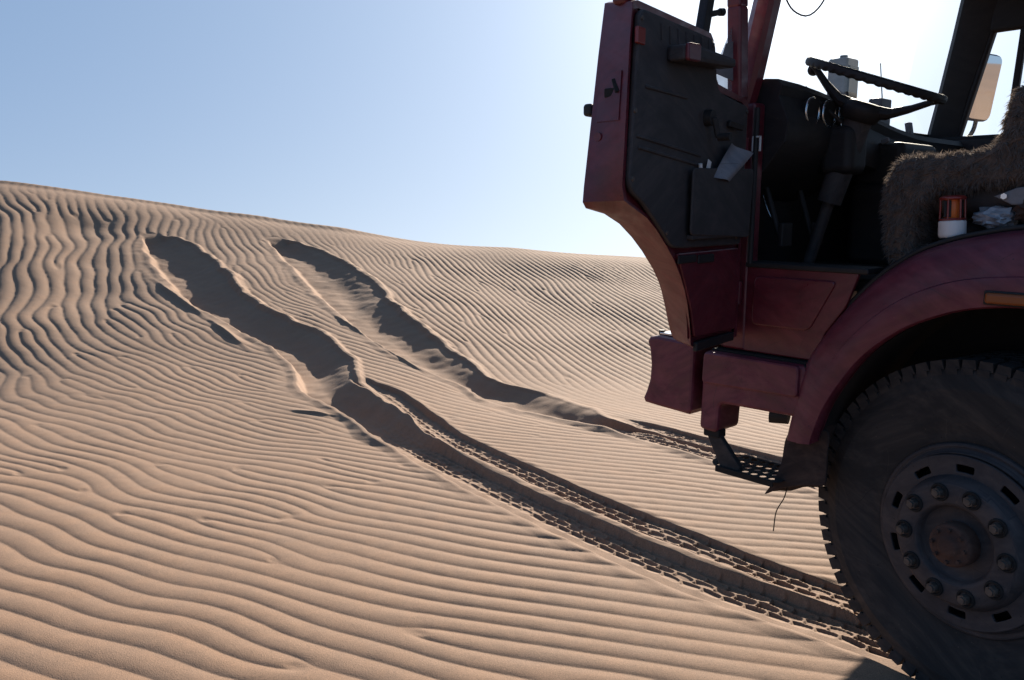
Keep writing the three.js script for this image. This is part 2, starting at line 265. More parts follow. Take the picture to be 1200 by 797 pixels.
function sandHeight(x, d, fine) {
  let h = baseHeight(x, d) + crestLip(x, d) + 0.03 * Math.exp(-((x - 1.5) ** 2 + (d - 2.35) ** 2) / 0.5);
  const [dh, keep] = rutHeight(x, d); h += dh;
  if (fine) {
    // geometry only: ripple rise as a share of the ripple length (low on the near flat, taller on the far slopes)
    let rippleRise = mix(mix(0.066, 0.06, sst(3, 5, d)), mix(mix(0.088, 0.08, sst(-5, -3.5, x)), 0.15, sst(-2.5, -0.5, x)), sst(6.5, 9, d)) * (0.9 + 0.35 * N2(x * 0.9, d * 0.9, 1.9)) * keep;
    rippleRise -= 0.7 * rippleRise * sst(-1.7, -0.3, d - crestAt(x));                                   // ripples run out flat towards the crest
    rippleRise -= 0.6 * rippleRise * Math.exp(-((x - 0.9) ** 2 / 1.6 + (d - 6.5) ** 2 / 0.5));          // and in the hollow where drift sand has filled them
    if (rippleRise > 0.003) h += rippleRise * rippleHeight(x, d);
    h += 0.0012 * N2(x * 14, d * 14, 4.4) + (1 - keep) * 0.006 * N2(x * 8, d * 8, 7.7);
  }
  return h;
}
const sandMaterial = (() => {
  const S = 1024, col = new Uint8Array(S * S * 4), bmp = new Uint8Array(S * S * 4);
  for (let j = 0; j < S; j++) for (let i = 0; i < S; i++) {
    const o = (j * S + i) * 4, g = rnd() + rnd() + rnd() - 1.5, spk = rnd();
    const u = i / S * 6.2832, v = j / S * 6.2832;           // tileable patches
    const m = N2(2.2 * Math.cos(u) + 3 * Math.cos(v), 2.2 * Math.sin(u) + 3 * Math.sin(v), 1.5) * 0.5 + N2(6 * Math.cos(u) + 2, 6 * Math.sin(v), 5.5) * 0.4;
    let k = 1 + 0.13 * g + 0.05 * m; if (spk < 0.02) k *= 0.62; if (spk > 0.985) k *= 1.25;
    col[o] = clamp(128 * k, 0, 255); col[o + 1] = clamp((102 - 2 * m) * k, 0, 255); col[o + 2] = clamp((82 - 4 * m) * k, 0, 255); col[o + 3] = 255;
    const b = clamp(128 + 70 * g, 0, 255); bmp[o] = bmp[o + 1] = bmp[o + 2] = b; bmp[o + 3] = 255;
  }
  const mk = (a, srgb) => { const t = new THREE.DataTexture(a, S, S, THREE.RGBAFormat); t.wrapS = t.wrapT = THREE.RepeatWrapping; t.magFilter = THREE.LinearFilter; t.minFilter = THREE.LinearMipmapLinearFilter; t.generateMipmaps = true; if (srgb) t.colorSpace = THREE.SRGBColorSpace; t.repeat.set(0.55, 0.55); t.needsUpdate = true; return t; };
  return new THREE.MeshStandardMaterial({ map: mk(col, true), bumpMap: mk(bmp, false), bumpScale: 0.0016, roughness: 0.95, metalness: 0 });
})();
function buildSand() {
  const az = []; const D = Math.PI / 180;
  for (let a = -180; a < -38; a += 4) az.push(a * D);
  const NF = 980; for (let i = 0; i <= NF; i++) az.push((-37.5 + 75 * i / NF) * D);
  for (let a = 40; a < 180; a += 4) az.push(a * D);
  const rad = []; for (let i = 0; i < 14; i++) rad.push(0.15 * Math.pow(2.05 / 0.15, i / 14));
  const NR = 1120; for (let i = 0; i <= NR; i++) rad.push(2.05 * Math.pow(20 / 2.05, i / NR));
  for (let i = 1; i <= 46; i++) rad.push(20 * Math.pow(1400 / 20, i / 46));
  const na = az.length, nr = rad.length, pos = new Float32Array((na * nr + 1) * 3), uv = new Float32Array((na * nr + 1) * 2);
  for (let j = 0; j < nr; j++) for (let i = 0; i < na; i++) {
    const x = rad[j] * Math.sin(az[i]), d = rad[j] * Math.cos(az[i]), fine = Math.abs(az[i]) < 37.6 * D && rad[j] < 19.5, o = j * na + i;
    pos[o * 3] = x; pos[o * 3 + 1] = sandHeight(x, d, fine); pos[o * 3 + 2] = -d; uv[o * 2] = x; uv[o * 2 + 1] = d;
  }
  const c = na * nr; pos[c * 3 + 1] = sandHeight(0, 0, false);
  const idx = new Uint32Array((na * (nr - 1) * 2 + na) * 3); let k = 0;
  for (let i = 0; i < na; i++) {
    const i1 = (i + 1) % na; idx[k++] = c; idx[k++] = i1; idx[k++] = i;
    for (let j = 0; j < nr - 1; j++) { const a = j * na + i, b = j * na + i1, e = a + na, f = b + na; idx[k++] = a; idx[k++] = b; idx[k++] = e; idx[k++] = b; idx[k++] = f; idx[k++] = e; }
  }
  const g = new THREE.BufferGeometry(); g.setAttribute('position', new THREE.BufferAttribute(pos, 3)); g.setAttribute('uv', new THREE.BufferAttribute(uv, 2)); g.setIndex(new THREE.BufferAttribute(idx, 1));
  g.applyMatrix4(site);
  g.computeVertexNormals();
  const m = new THREE.Mesh(g, sandMaterial); m.name = 'sand_dune'; m.receiveShadow = m.castShadow = true;
  m.userData = { kind: 'structure', label: 'rippled tan desert dune with deep wheel ruts', category: 'dune' };
  scene.add(m); return m;
}
console.log('building sand');
buildSand();
console.log('sand done');
// ------------------------------------------------------------------ materials of the truck
function noiseTexture(size, fn, srgb, rep = 1) {
  const a = new Uint8Array(size * size * 4);
  for (let j = 0; j < size; j++) for (let i = 0; i < size; i++) { const c = fn(i / size, j / size), o = (j * size + i) * 4; a[o] = clamp(c[0], 0, 255); a[o + 1] = clamp(c[1], 0, 255); a[o + 2] = clamp(c[2], 0, 255); a[o + 3] = 255; }
  const t = new THREE.DataTexture(a, size, size, THREE.RGBAFormat); t.wrapS = t.wrapT = THREE.RepeatWrapping; t.magFilter = THREE.LinearFilter; t.minFilter = THREE.LinearMipmapLinearFilter; t.generateMipmaps = true;
  if (srgb) t.colorSpace = THREE.SRGBColorSpace; t.repeat.set(rep, rep); t.needsUpdate = true; return t;
}
const wrapNoise = (u, v, f, z) => { const a = u * 6.28318, b = v * 6.28318; return N2(f * Math.cos(a) + 1.7 * f * Math.cos(b), f * Math.sin(a) + 1.7 * f * Math.sin(b), z); };
const worn = (r, g, b, dust, amount) => {      // dust blotches, fine scratches and stone chips
  const S = 512, mark = new Float32Array(S * S);
  for (let k = 0; k < 70; k++) { let x = rnd() * S, y = rnd() * S; const a = rnd() * 6.28, L = rr(10, 90), v = rr(0.15, 0.6) * (rnd() < 0.5 ? -1 : 1); for (let i = 0; i < L; i++) { mark[(Math.floor(y + S) % S) * S + Math.floor(x + S) % S] += v; x = (x + Math.cos(a + 0.2 * Math.sin(i * 0.1)) + S) % S; y = (y + Math.sin(a) + S) % S; } }
  for (let k = 0; k < 260; k++) { const x = Math.floor(rnd() * S), y = Math.floor(rnd() * S), q = rnd() < 0.25 ? 2 : 1, v = rnd() < 0.6 ? 0.8 : -0.8; for (let j = 0; j < q; j++) for (let i = 0; i < q; i++) mark[((y + j) % S) * S + (x + i) % S] = v; }
  return noiseTexture(S, (u, v) => {
    const n = wrapNoise(u, v, 1.5, 2.2) + 0.6 * wrapNoise(u, v, 4, 7.1) + 0.35 * wrapNoise(u, v, 11, 4.7), k = 1 + 0.14 * n + 0.06 * (rnd() - 0.5), mk = mark[Math.floor(v * S) * S + Math.floor(u * S)];
    const m = clamp(amount * (0.45 + 1.2 * n) + Math.max(0, mk) * 0.28, 0, 0.75), dk = 1 + Math.min(0, mk) * 0.5;
    return [mix(r * k, dust[0], m) * dk, mix(g * k, dust[1], m) * dk, mix(b * k, dust[2], m) * dk];
  }, true, 1.1);
};
const dust = [150, 122, 100];
const roughTex = noiseTexture(256, (u, v) => { const k = 150 + 60 * wrapNoise(u, v, 2, 3.3) + 40 * wrapNoise(u, v, 6, 5.3) + 25 * (rnd() - 0.5); return [k, k, k]; }, false, 1.3);
const M = {
  paint: new THREE.MeshPhysicalMaterial({ map: worn(94, 24, 37, dust, 0.08), roughnessMap: roughTex, roughness: 0.75, clearcoat: 0.35, clearcoatRoughness: 0.35 }),
  paintDusty: new THREE.MeshPhysicalMaterial({ map: worn(94, 29, 47, dust, 0.12), roughnessMap: roughTex, roughness: 0.85, clearcoat: 0.2, clearcoatRoughness: 0.45 }),
  trim: new THREE.MeshStandardMaterial({ map: worn(58, 54, 55, dust, 0.06), roughness: 0.7 }),
  black: new THREE.MeshStandardMaterial({ map: worn(30, 28, 29, dust, 0.05), roughness: 0.65 }),
  dark: new THREE.MeshStandardMaterial({ map: worn(26, 24, 23, dust, 0.04), roughness: 0.9 }),
  rubber: new THREE.MeshStandardMaterial({ map: worn(44, 42, 42, dust, 0.13), roughness: 0.92 }),
  flap: new THREE.MeshStandardMaterial({ map: worn(50, 38, 34, dust, 0.14), roughness: 0.95, side: THREE.DoubleSide }),
  steel: new THREE.MeshStandardMaterial({ map: worn(80, 74, 70, dust, 0.2), roughness: 0.6, metalness: 0.3 }),
  rim: new THREE.MeshStandardMaterial({ map: worn(58, 55, 58, dust, 0.12), roughness: 0.7, metalness: 0.15 }),
  rust: new THREE.MeshStandardMaterial({ map: worn(72, 50, 42, dust, 0.12), roughness: 0.9 }),
  grey: new THREE.MeshStandardMaterial({ map: worn(120, 120, 124, dust, 0.08), roughness: 0.6 }),
  white: new THREE.MeshStandardMaterial({ color: lin(0.72, 0.70, 0.68), roughness: 0.5 }),
  chrome: new THREE.MeshStandardMaterial({ color: lin(0.75, 0.75, 0.75), roughness: 0.25, metalness: 1 }),
  amber: new THREE.MeshPhysicalMaterial({ color: lin(0.30, 0.075, 0.012), roughness: 0.35, transmission: 0.2, thickness: 0.01, ior: 1.49 }),
  red: new THREE.MeshPhysicalMaterial({ color: lin(0.22, 0.018, 0.012), roughness: 0.4, clearcoat: 0.5 }),
  glass: new THREE.MeshPhysicalMaterial({ color: lin(0.96, 0.98, 0.97), roughness: 0.02, transmission: 1, thickness: 0, ior: 1.5, side: THREE.DoubleSide }),
  tint: new THREE.MeshPhysicalMaterial({ color: lin(0.45, 0.48, 0.52), roughness: 0.15, transmission: 0.75, thickness: 0, ior: 1.5, side: THREE.DoubleSide }),
  mirror: new THREE.MeshStandardMaterial({ color: lin(0.85, 0.86, 0.86), roughness: 0.02, metalness: 1 }),
  fur: new THREE.MeshPhysicalMaterial({ color: lin(0.17, 0.14, 0.125), roughness: 1, transmission: 0.35, thickness: 0, side: THREE.DoubleSide, vertexColors: true }),
  hide: new THREE.MeshStandardMaterial({ color: lin(0.13, 0.095, 0.075), roughness: 1 }),
  paper: new THREE.MeshStandardMaterial({ map: worn(122, 126, 136, [150, 140, 130], 0.2), roughness: 0.8, side: THREE.DoubleSide }),
};

// ------------------------------------------------------------------ geometry helpers
const V2 = (x, y) => new THREE.Vector2(x, y), V3 = (x, y, z) => new THREE.Vector3(x, y, z);
function rbox(x0, x1, y0, y1, z0, z1, r = 0.008) {
  const w = Math.abs(x1 - x0), h = Math.abs(y1 - y0), d = Math.abs(z1 - z0), g = new RoundedBoxGeometry(w, h, d, 2, Math.min(r, 0.49 * Math.min(w, h, d)));
  g.translate((x0 + x1) / 2, (y0 + y1) / 2, (z0 + z1) / 2); return g;
}
function beam(a, b, w, h, r = 0.006, roll = 0) {      // rounded bar between two points
  const A = V3(...a), B = V3(...b), L = A.distanceTo(B), g = new RoundedBoxGeometry(w, L, h, 2, Math.min(r, 0.49 * Math.min(w, h)));
  g.rotateY(roll); g.applyQuaternion(new THREE.Quaternion().setFromUnitVectors(V3(0, 1, 0), B.clone().sub(A).normalize()));
  const c = A.add(B).multiplyScalar(0.5); g.translate(c.x, c.y, c.z); return g;
}
const tube = (pts, r, n = 24, rs = 8) => new THREE.TubeGeometry(new THREE.CatmullRomCurve3(pts.map((p) => V3(...p))), n, r, rs, false);
function rod(a, b, r0, r1 = r0, seg = 16) {
  const A = V3(...a), B = V3(...b), L = A.distanceTo(B), g = new THREE.CylinderGeometry(r1, r0, L, seg);
  g.applyQuaternion(new THREE.Quaternion().setFromUnitVectors(V3(0, 1, 0), B.clone().sub(A).normalize())); const c = A.add(B).multiplyScalar(0.5); g.translate(c.x, c.y, c.z); return g;
}
function plate(pts, z0, z1, bevel = 0.006, holes = []) {   // XY outline pulled along z
  const s = new THREE.Shape(pts.map((p) => V2(...p))); for (const h of holes) s.holes.push(new THREE.Path(h.map((p) => V2(...p))));
  const b = Math.min(bevel, (z1 - z0) * 0.45), g = new THREE.ExtrudeGeometry(s, { depth: z1 - z0 - 2 * b, bevelEnabled: b > 0, bevelThickness: b, bevelSize: b, bevelOffset: -b, bevelSegments: 2, curveSegments: 8 });
  g.translate(0, 0, z0 + b); return g;
}
function roundPts(pts, r, n = 5) {                        // round the corners of an outline
  const out = [], N = pts.length;
  for (let i = 0; i < N; i++) {
    const p = V2(...pts[i]), a = V2(...pts[(i + N - 1) % N]).sub(p), b = V2(...pts[(i + 1) % N]).sub(p), k = Math.min(r, a.length() * 0.45, b.length() * 0.45);
    const A = p.clone().add(a.setLength(k)), B = p.clone().add(b.setLength(k));
    for (let j = 0; j <= n; j++) { const t = j / n; out.push([(1 - t) ** 2 * A.x + 2 * t * (1 - t) * p.x + t * t * B.x, (1 - t) ** 2 * A.y + 2 * t * (1 - t) * p.y + t * t * B.y]); }
  }
  return out;
}
function gridSurface(rows, closed = false) {             // rows of points -> smooth surface
  const R = rows.length, C = rows[0].length, pos = [], uv = [], idx = [];
  let s = 0; rows.forEach((r, j) => { if (j) s += V3(...r[0]).distanceTo(V3(...rows[j - 1][0])); let t = 0; r.forEach((p, i) => { if (i) t += V3(...p).distanceTo(V3(...r[i - 1])); pos.push(...p); uv.push(s, t); }); });
  for (let j = 0; j < R - 1; j++) for (let i = 0; i < C - (closed ? 0 : 1); i++) { const a = j * C + i, b = j * C + (i + 1) % C, c = a + C, e = b + C; idx.push(a, c, b, b, c, e); }
  const g = new THREE.BufferGeometry(); g.setAttribute('position', new THREE.Float32BufferAttribute(pos, 3)); g.setAttribute('uv', new THREE.Float32BufferAttribute(uv, 2)); g.setIndex(idx); g.computeVertexNormals();
  return toCreasedNormals(g, 0.6);
}
function curvePts(pts, n) { return new THREE.SplineCurve(pts.map((p) => V2(...p))).getPoints(n).map((p) => [p.x, p.y]); }
const lathe = (pts, seg = 48) => new THREE.LatheGeometry(pts.map((p) => V2(...p)), seg);
function boxUV(g) {                                       // uv in metres from the dominant direction of each face
  if (!g.attributes.normal) g.computeVertexNormals();
  g = g.index ? g.toNonIndexed() : g; const p = g.attributes.position, n = g.attributes.normal, uv = new Float32Array(p.count * 2);
  for (let i = 0; i < p.count; i++) {
    const ax = Math.abs(n.getX(i)), ay = Math.abs(n.getY(i)), az = Math.abs(n.getZ(i)), x = p.getX(i), y = p.getY(i), z = p.getZ(i);
    const [a, b] = az >= ax && az >= ay ? [x, y] : ay >= ax ? [x, z] : [z, y]; uv[i * 2] = a; uv[i * 2 + 1] = b;
  }
  g.setAttribute('uv', new THREE.BufferAttribute(uv, 2)); return g;
}
function part(parent, name, geos, material, label) {
  const list = (Array.isArray(geos) ? geos : [geos]).map((g) => { const q = boxUV(g); for (const k of Object.keys(q.attributes)) if (!['position', 'normal', 'uv', 'color'].includes(k)) q.deleteAttribute(k); return q; });
  const g = list.length > 1 ? mergeGeometries(list) : list[0], m = new THREE.Mesh(g, material);
  m.name = name; m.castShadow = m.receiveShadow = true; if (label) m.userData.label = label; parent.add(m); return m;
}
function group(parent, name) { const g = new THREE.Group(); g.name = name; parent.add(g); return g; }

// ------------------------------------------------------------------ the truck: x forward, y up, z to its right; the wheel's outer face is near z = 0
const HEAD = 131.43 * Math.PI / 180, TRUCK_AT = V3(1.306, 0, -2.279);
const truckFrame = new THREE.Matrix4().multiplyMatrices(site, new THREE.Matrix4().makeTranslation(TRUCK_AT.x, TRUCK_AT.y, TRUCK_AT.z).multiply(new THREE.Matrix4().makeRotationY(HEAD)));
function thing(name, label, category, at = [0, 0, 0], quat = null) {      // a thing standing in or on the truck, given in the truck's measures
  const g = new THREE.Group(); g.name = name; g.position.set(...at); if (quat) g.quaternion.copy(quat); g.updateMatrix(); g.applyMatrix4(truckFrame);
  g.userData = { label, category }; scene.add(g); return g;
}
const truck = thing('truck', 'dark red forward-control truck with open door standing on the sand', 'truck');

// bumper, seen at its left end
{
  const prof = [[.945, 1.04], [1.12, 1.048], [1.158, 1.04], [1.168, 1.02], [1.156, .99], [1.148, .93], [1.152, .87], [1.168, .82], [1.182, .79], [1.172, .772], [1.10, .768], [.962, .762], [.95, .78]];
  part(truck, 'bumper', plate(prof, 0, 2.0, 0.012), M.paintDusty);
  part(truck, 'bumper_top_plate', rbox(1.0, 1.13, 1.049, 1.057, .03, .30, .002), M.chrome);
  part(truck, 'bumper_bolt', rod([1.135, 1.045, .05], [1.135, 1.064, .05], .012, .012, 6), M.black);
  part(truck, 'bumper_bracket', rbox(.62, .97, .80, .93, .14, .20), M.dark);
}
// entry step housing
{
  const out = roundPts([[.50, 1.018], [.905, 1.018], [.912, .90], [.918, .715], [.838, .712], [.832, .828], [.50, .836]], .022);
  part(truck, 'step_housing', plate(out, .012, .16, .012), M.paintDusty);
  part(truck, 'step_housing_cover', plate(roundPts([[.52, 1.016], [.903, 1.016], [.908, .895], [.52, .905]], .02), 0, .02, .008), M.paintDusty);
  const treads = []; for (let k = 0; k < 9; k++) treads.push(rbox(.50, .89, 1.016, 1.026, .035 + k * .024, .047 + k * .024, .003));
  part(truck, 'step_tread', treads, M.dark);
  part(truck, 'step_pan', rbox(.48, .9, 1.0, 1.017, .02, .28, .004), M.dark);
  part(truck, 'hose', tube([[.80, .80, .20], [.74, .786, .22], [.66, .80, .24], [.60, .83, .26]], .006), M.dark);
  part(truck, 'hose', tube([[.82, .81, .26], [.74, .80, .28], [.64, .795, .28], [.56, .83, .3]], .005), M.dark);
  part(truck, 'fog_lamp', [rod([.66, .815, .08], [.60, .812, .10], .036, .03, 20), rod([.63, .85, .09], [.63, .815, .09], .012)], M.black);
}
// hanging lower step
{
  const st = group(truck, 'lower_step');
  part(st, 'strap', [plate([[.905, .708], [.838, .702], [.745, .60], [.75, .572], [.825, .572], [.892, .69]].map(([x, y]) => [x, y]), .03, .055, .005)], M.rubber);
  part(st, 'strap_clamp', rbox(.835, .905, .690, .722, .022, .07, .006), M.dark);
  const holes = [], P = roundPts([[.84, .012], [.89, .06], [.89, .16], [.85, .215], [.6, .215], [.58, .19], [.58, .03], [.60, .012]], .03);
  for (let i = 0; i < 7; i++) for (let j = 0; j < 4; j++) { const cx = .62 + i * .036 + (j % 2) * .016, cz = .042 + j * .047, h = []; for (let k = 0; k < 10; k++) h.push([cx + .012 * Math.cos(k * .628), cz + .015 * Math.sin(k * .628)]); holes.push(h); }
  const g = plate(P, 0, .004, .001, holes); g.rotateX(Math.PI / 2); g.translate(0, .588, 0);
  part(st, 'step_plate', g, M.dark);
  part(st, 'step_plate_rim', [rbox(.6, .84, .566, .586, .013, .019, .002), rbox(.6, .84, .566, .586, .207, .213, .002)], M.dark);
}
part(truck, 'dangling_wire', tube([[.60, .56, .12], [.612, .50, .12], [.640, .44, .12], [.648, .36, .12]], .0022, 16, 5), M.dark);
// left front fender and wheel arch
const archOuter = curvePts([[.574, .748], [.556, .85], [.523, 1.014], [.462, 1.13], [.389, 1.229], [.302, 1.325], [.202, 1.40], [.12, 1.437], [.04, 1.460], [-.107, 1.485], [-.28, 1.47], [-.45, 1.41], [-.60, 1.31], [-.74, 1.15], [-.82, .95], [-.85, .80]], 90);
const archInner = curvePts([[.462, .758], [.452, .80], [.423, .886], [.37, .985], [.308, 1.074], [.23, 1.147], [.149, 1.200], [.023, 1.251], [-.126, 1.272], [-.27, 1.26], [-.40, 1.215], [-.50, 1.14], [-.60, 1.02], [-.66, .90], [-.69, .83], [-.70, .80]], 90);
{
  const rows = archOuter.map((o, k) => {
    const n = archInner[k], at = (v, z) => [mix(n[0], o[0], v), mix(n[1], o[1], v), z];
    return [at(.02, .07), at(0, .012), at(.012, .002), at(.03, -.004), at(.2, -.009), at(.40, -.010), at(.425, -.0085), at(.44, -.002), at(.455, -.0015), at(.62, .002), at(.78, .010), at(.88, .021), at(.945, .036), at(.985, .056), at(1, .085), at(1.0, .16)];
  });
  part(truck, 'fender', gridSurface(rows), M.paintDusty, 'dusty dark red wheel arch with a crease');
  // closed lower front end of the fender
  part(truck, 'fender_end', plate(roundPts([[.468, .756], [.54, .752], [.54, .79], [.458, .79]], .012), .012, .09, .006), M.paintDusty);
  const seal = archOuter.slice(8, 70).map((o, k, l) => { const q = archOuter[Math.min(89, k + 9)], p = archOuter[k + 7], tx = q[0] - p[0], ty = q[1] - p[1], L = Math.hypot(tx, ty); return [o[0] + ty / L * .006, o[1] - tx / L * .006, .078]; });
  part(truck, 'arch_seal', tube(seal, .009, 80, 6), M.black);
  // inner arch: liner above the tyre, cab floor hump above it
  part(truck, 'wheel_arch_liner', gridSurface(archInner.map(([x, y]) => [[x, y, .05], [x * 1.02, y + .012, .09], [x * 1.03, y + .015, .55], [x * .9, y - .25, .60]])), M.dark);
  part(truck, 'floor_hump', gridSurface(archOuter.slice(6, 82).map(([x, y]) => [[x, y, .09], [x, y - .006, .12], [x, y - .006, .75]])), M.dark);
  const lamp = group(truck, 'side_marker_lamp');
  part(lamp, 'lamp_base', rbox(-.18, -.028, 1.276, 1.316, -.016, .004, .004), M.black);
  part(lamp, 'lens', rbox(-.176, -.034, 1.281, 1.311, -.028, -.012, .008), M.amber);
}
// rubber apron in front of the wheel
{
  const prof = curvePts([[.476, .80], [.50, .74], [.545, .67], [.60, .59], [.645, .528]], 18), rows = [];
  for (let j = 0; j <= 10; j++) { const z = .08 + j * .034; rows.push(prof.map(([x, y], i) => [x - j * .004 * i / 18, y - (j * .004) * i / 18 + .004 * Math.sin(j * 1.3 + i * .4), z])); }
  const back = rows.map((r) => r.map(([x, y, z]) => [x - .012, y - .004, z])).reverse();
  part(truck, 'mud_flap', [plate(roundPts([[.565, .79], [.590, .735], [.598, .65], [.625, .57], [.664, .508], [.60, .551], [.516, .585], [.43, .604], [.43, .80]], .02), .06, .072, .004), gridSurface(rows), gridSurface(back), gridSurface([rows[0], back[back.length - 1]]), gridSurface([rows.map((r) => r[18]), back.slice().reverse().map((r) => r[18])])], M.flap);
}
// wheel
function makeWheel(parent, name, x, z, side, steer = 0) {
  const wh = group(parent, name); wh.position.set(x, .552, z); wh.rotation.set(0, (side > 0 ? 0 : Math.PI) + steer, 0);
  const R = .547, face = (g) => { g.rotateX(-Math.PI / 2); return g; };        // lathe axis y -> -z (outwards)
  // section: radius, outward offset (0 = tyre's outer bulge)
  const tyre = lathe([[.286, -.02], [.290, -.002], [.31, .000], [.33, .003], [.352, .012], [.36, .0115], [.366, .015], [.42, .022], [.452, .022], [.458, .0245], [.463, .022], [.49, .012], [.514, .000], [.530, -.012], [.537, -.04], [.538, -.15], [.537, -.25], [.530, -.278], [.51, -.292], [.45, -.316], [.36, -.31], [.300, -.29], [.29, -.27]], 120);
  part(wh, 'tyre', face(tyre), M.rubber);
  const lugs = [], NL = 66;
  for (let k = 0; k < NL; k++) {
    const a = k / NL * 2 * Math.PI, mkl = (o0, o1, w, sk, r0, r1) => { const b = new THREE.BoxGeometry(w, r1 - r0, o1 - o0, 1, 1, 1), p = b.attributes.position; for (let i = 0; i < p.count; i++) { if (p.getY(i) > 0) p.setX(i, p.getX(i) * .86); p.setX(i, p.getX(i) + sk * p.getZ(i)); } b.computeVertexNormals(); b.translate(0, (r0 + r1) / 2, (o0 + o1) / 2); b.rotateZ(a); return b; };
    lugs.push(mkl(-.004, .075, .044, .12, .518, R), mkl(.215, .296, .044, -.12, .518, R));
    const m = mkl(.085, .142, .04, .5, .52, R - .001), n = mkl(.15, .206, .04, -.5, .52, R - .001); n.rotateZ(Math.PI / NL); m.rotateZ(Math.PI / NL * .9); lugs.push(m, n);
    // shoulder block running down the sidewall
    const sh = new THREE.BoxGeometry(.036, .036, .014); sh.translate(0, .504, .001); sh.rotateX(0); sh.rotateZ(a); lugs.push(sh);
  }
  part(wh, 'tread', lugs, M.rubber);
  const rim = lathe([[.296, -.03], [.296, .004], [.290, .012], [.282, .010], [.277, .006], [.270, .020], [.262, .030], [.255, -.06]], 72);
  part(wh, 'rim', face(rim), M.rim);
  // disc: sloping ring with slots, then the raised bolt face
  const slots = []; for (let k = 0; k < 10; k++) { const a0 = (k + .444) / 10 * 6.2832, h = []; for (let i = 0; i <= 6; i++) { const a = a0 - .12 + .24 * i / 6; h.push([.236 * Math.cos(a), .236 * Math.sin(a)]); } for (let i = 6; i >= 0; i--) { const a = a0 - .12 + .24 * i / 6; h.push([.214 * Math.cos(a), .214 * Math.sin(a)]); } slots.push(roundPts(h, .01, 2)); }
  const circ = (r, n = 72) => { const p = []; for (let i = 0; i < n; i++) p.push([r * Math.cos(i / n * 6.28318), r * Math.sin(i / n * 6.28318)]); return p; };
  const disc = plate(circ(.264), -.040, -.030, .003, [circ(.200), ...slots]);
  part(wh, 'wheel_disc', disc, M.rim);
  const boss = lathe([[.204, .028], [.203, .044], [.196, .058], [.188, .072], [.178, .078], [.150, .079], [.128, .079], [.118, .076], [.112, .062], [.106, .052], [.08, .048], [.062, .047]], 72);
  part(wh, 'bolt_face', face(boss), M.rim);
  const hub = lathe([[.066, .045], [.066, .085], [.063, .096], [.052, .101], [.034, .102], [.030, .110], [.018, .113], [.001, .113]], 40);
  part(wh, 'brake_drum', face(lathe([[.001, -.05], [.24, -.05], [.245, -.06], [.245, -.24], [.001, -.24]], 40)), M.dark);
  part(wh, 'hub', face(hub), M.rust);
  for (let k = 0; k < 10; k++) {
    const a = (k + .944) / 10 * 6.2832, c = [.1575 * Math.cos(a), .1575 * Math.sin(a)];
    const wash = new THREE.TorusGeometry(.0235, .0045, 8, 24); wash.translate(c[0], c[1], -.081); part(wh, 'nut_ring', wash, M.dark);
    const nut = [rod([c[0], c[1], -.077], [c[0], c[1], -.100], .0165, .0155, 6), rod([c[0], c[1], -.098], [c[0], c[1], -.106], .011, .010, 10)];
    part(wh, 'wheel_nut', nut, M.steel);
  }
  for (let k = 0; k < 8; k++) { const a = k / 8 * 6.2832; part(wh, 'hub_bolt', rod([.050 * Math.cos(a), .050 * Math.sin(a), -.098], [.050 * Math.cos(a), .050 * Math.sin(a), -.110], .0065, .006, 6), M.rust); }
  return wh;
}
makeWheel(truck, 'front_wheel', -.018, .084, 1, -.20);
makeWheel(truck, 'front_wheel', .01, 1.85, -1, -.20);

// chassis, axle, rear of the truck
part(truck, 'chassis_rail', rbox(-4.4, 1.0, .86, 1.06, .58, .66), M.dark);
part(truck, 'chassis_rail', rbox(-4.4, 1.0, .86, 1.06, 1.30, 1.38), M.dark);
part(truck, 'front_axle', [rbox(-.06, .08, .46, .60, .45, 1.5, .03), rbox(-.5, .55, .66, .70, .60, .68), rbox(-.5, .55, .66, .70, 1.28, 1.36), rod([.01, .556, .36], [.01, .556, .5], .12, .12, 20), rod([.01, .556, 1.46], [.01, .556, 1.6], .12, .12, 20)], M.dark);
part(truck, 'engine', rbox(-.7, .7, .82, 1.25, .72, 1.24, .05), M.dark);
makeWheel(truck, 'rear_wheel', -3.5, .105, 1);
makeWheel(truck, 'rear_wheel', -3.5, 1.85, -1);
part(truck, 'rear_axle', rbox(-3.58, -3.42, .48, .64, .4, 1.6, .05), M.dark);
{
  const bed = group(truck, 'cargo_bed');
  part(bed, 'bed_floor', rbox(-4.5, -.95, 1.14, 1.22, -.02, 1.98), M.dark);
  for (const z of [-.02, 1.96]) for (let k = 0; k < 3; k++) part(bed, 'side_board', rbox(-4.5, -.95, 1.225 + k * .165, 1.38 + k * .165, z, z + .03), M.paintDusty);
  for (const x of [-4.5, -.98]) for (let k = 0; k < 3; k++) part(bed, 'end_board', rbox(x, x + .03, 1.225 + k * .165, 1.38 + k * .165, .012, 1.958), M.paintDusty);
}

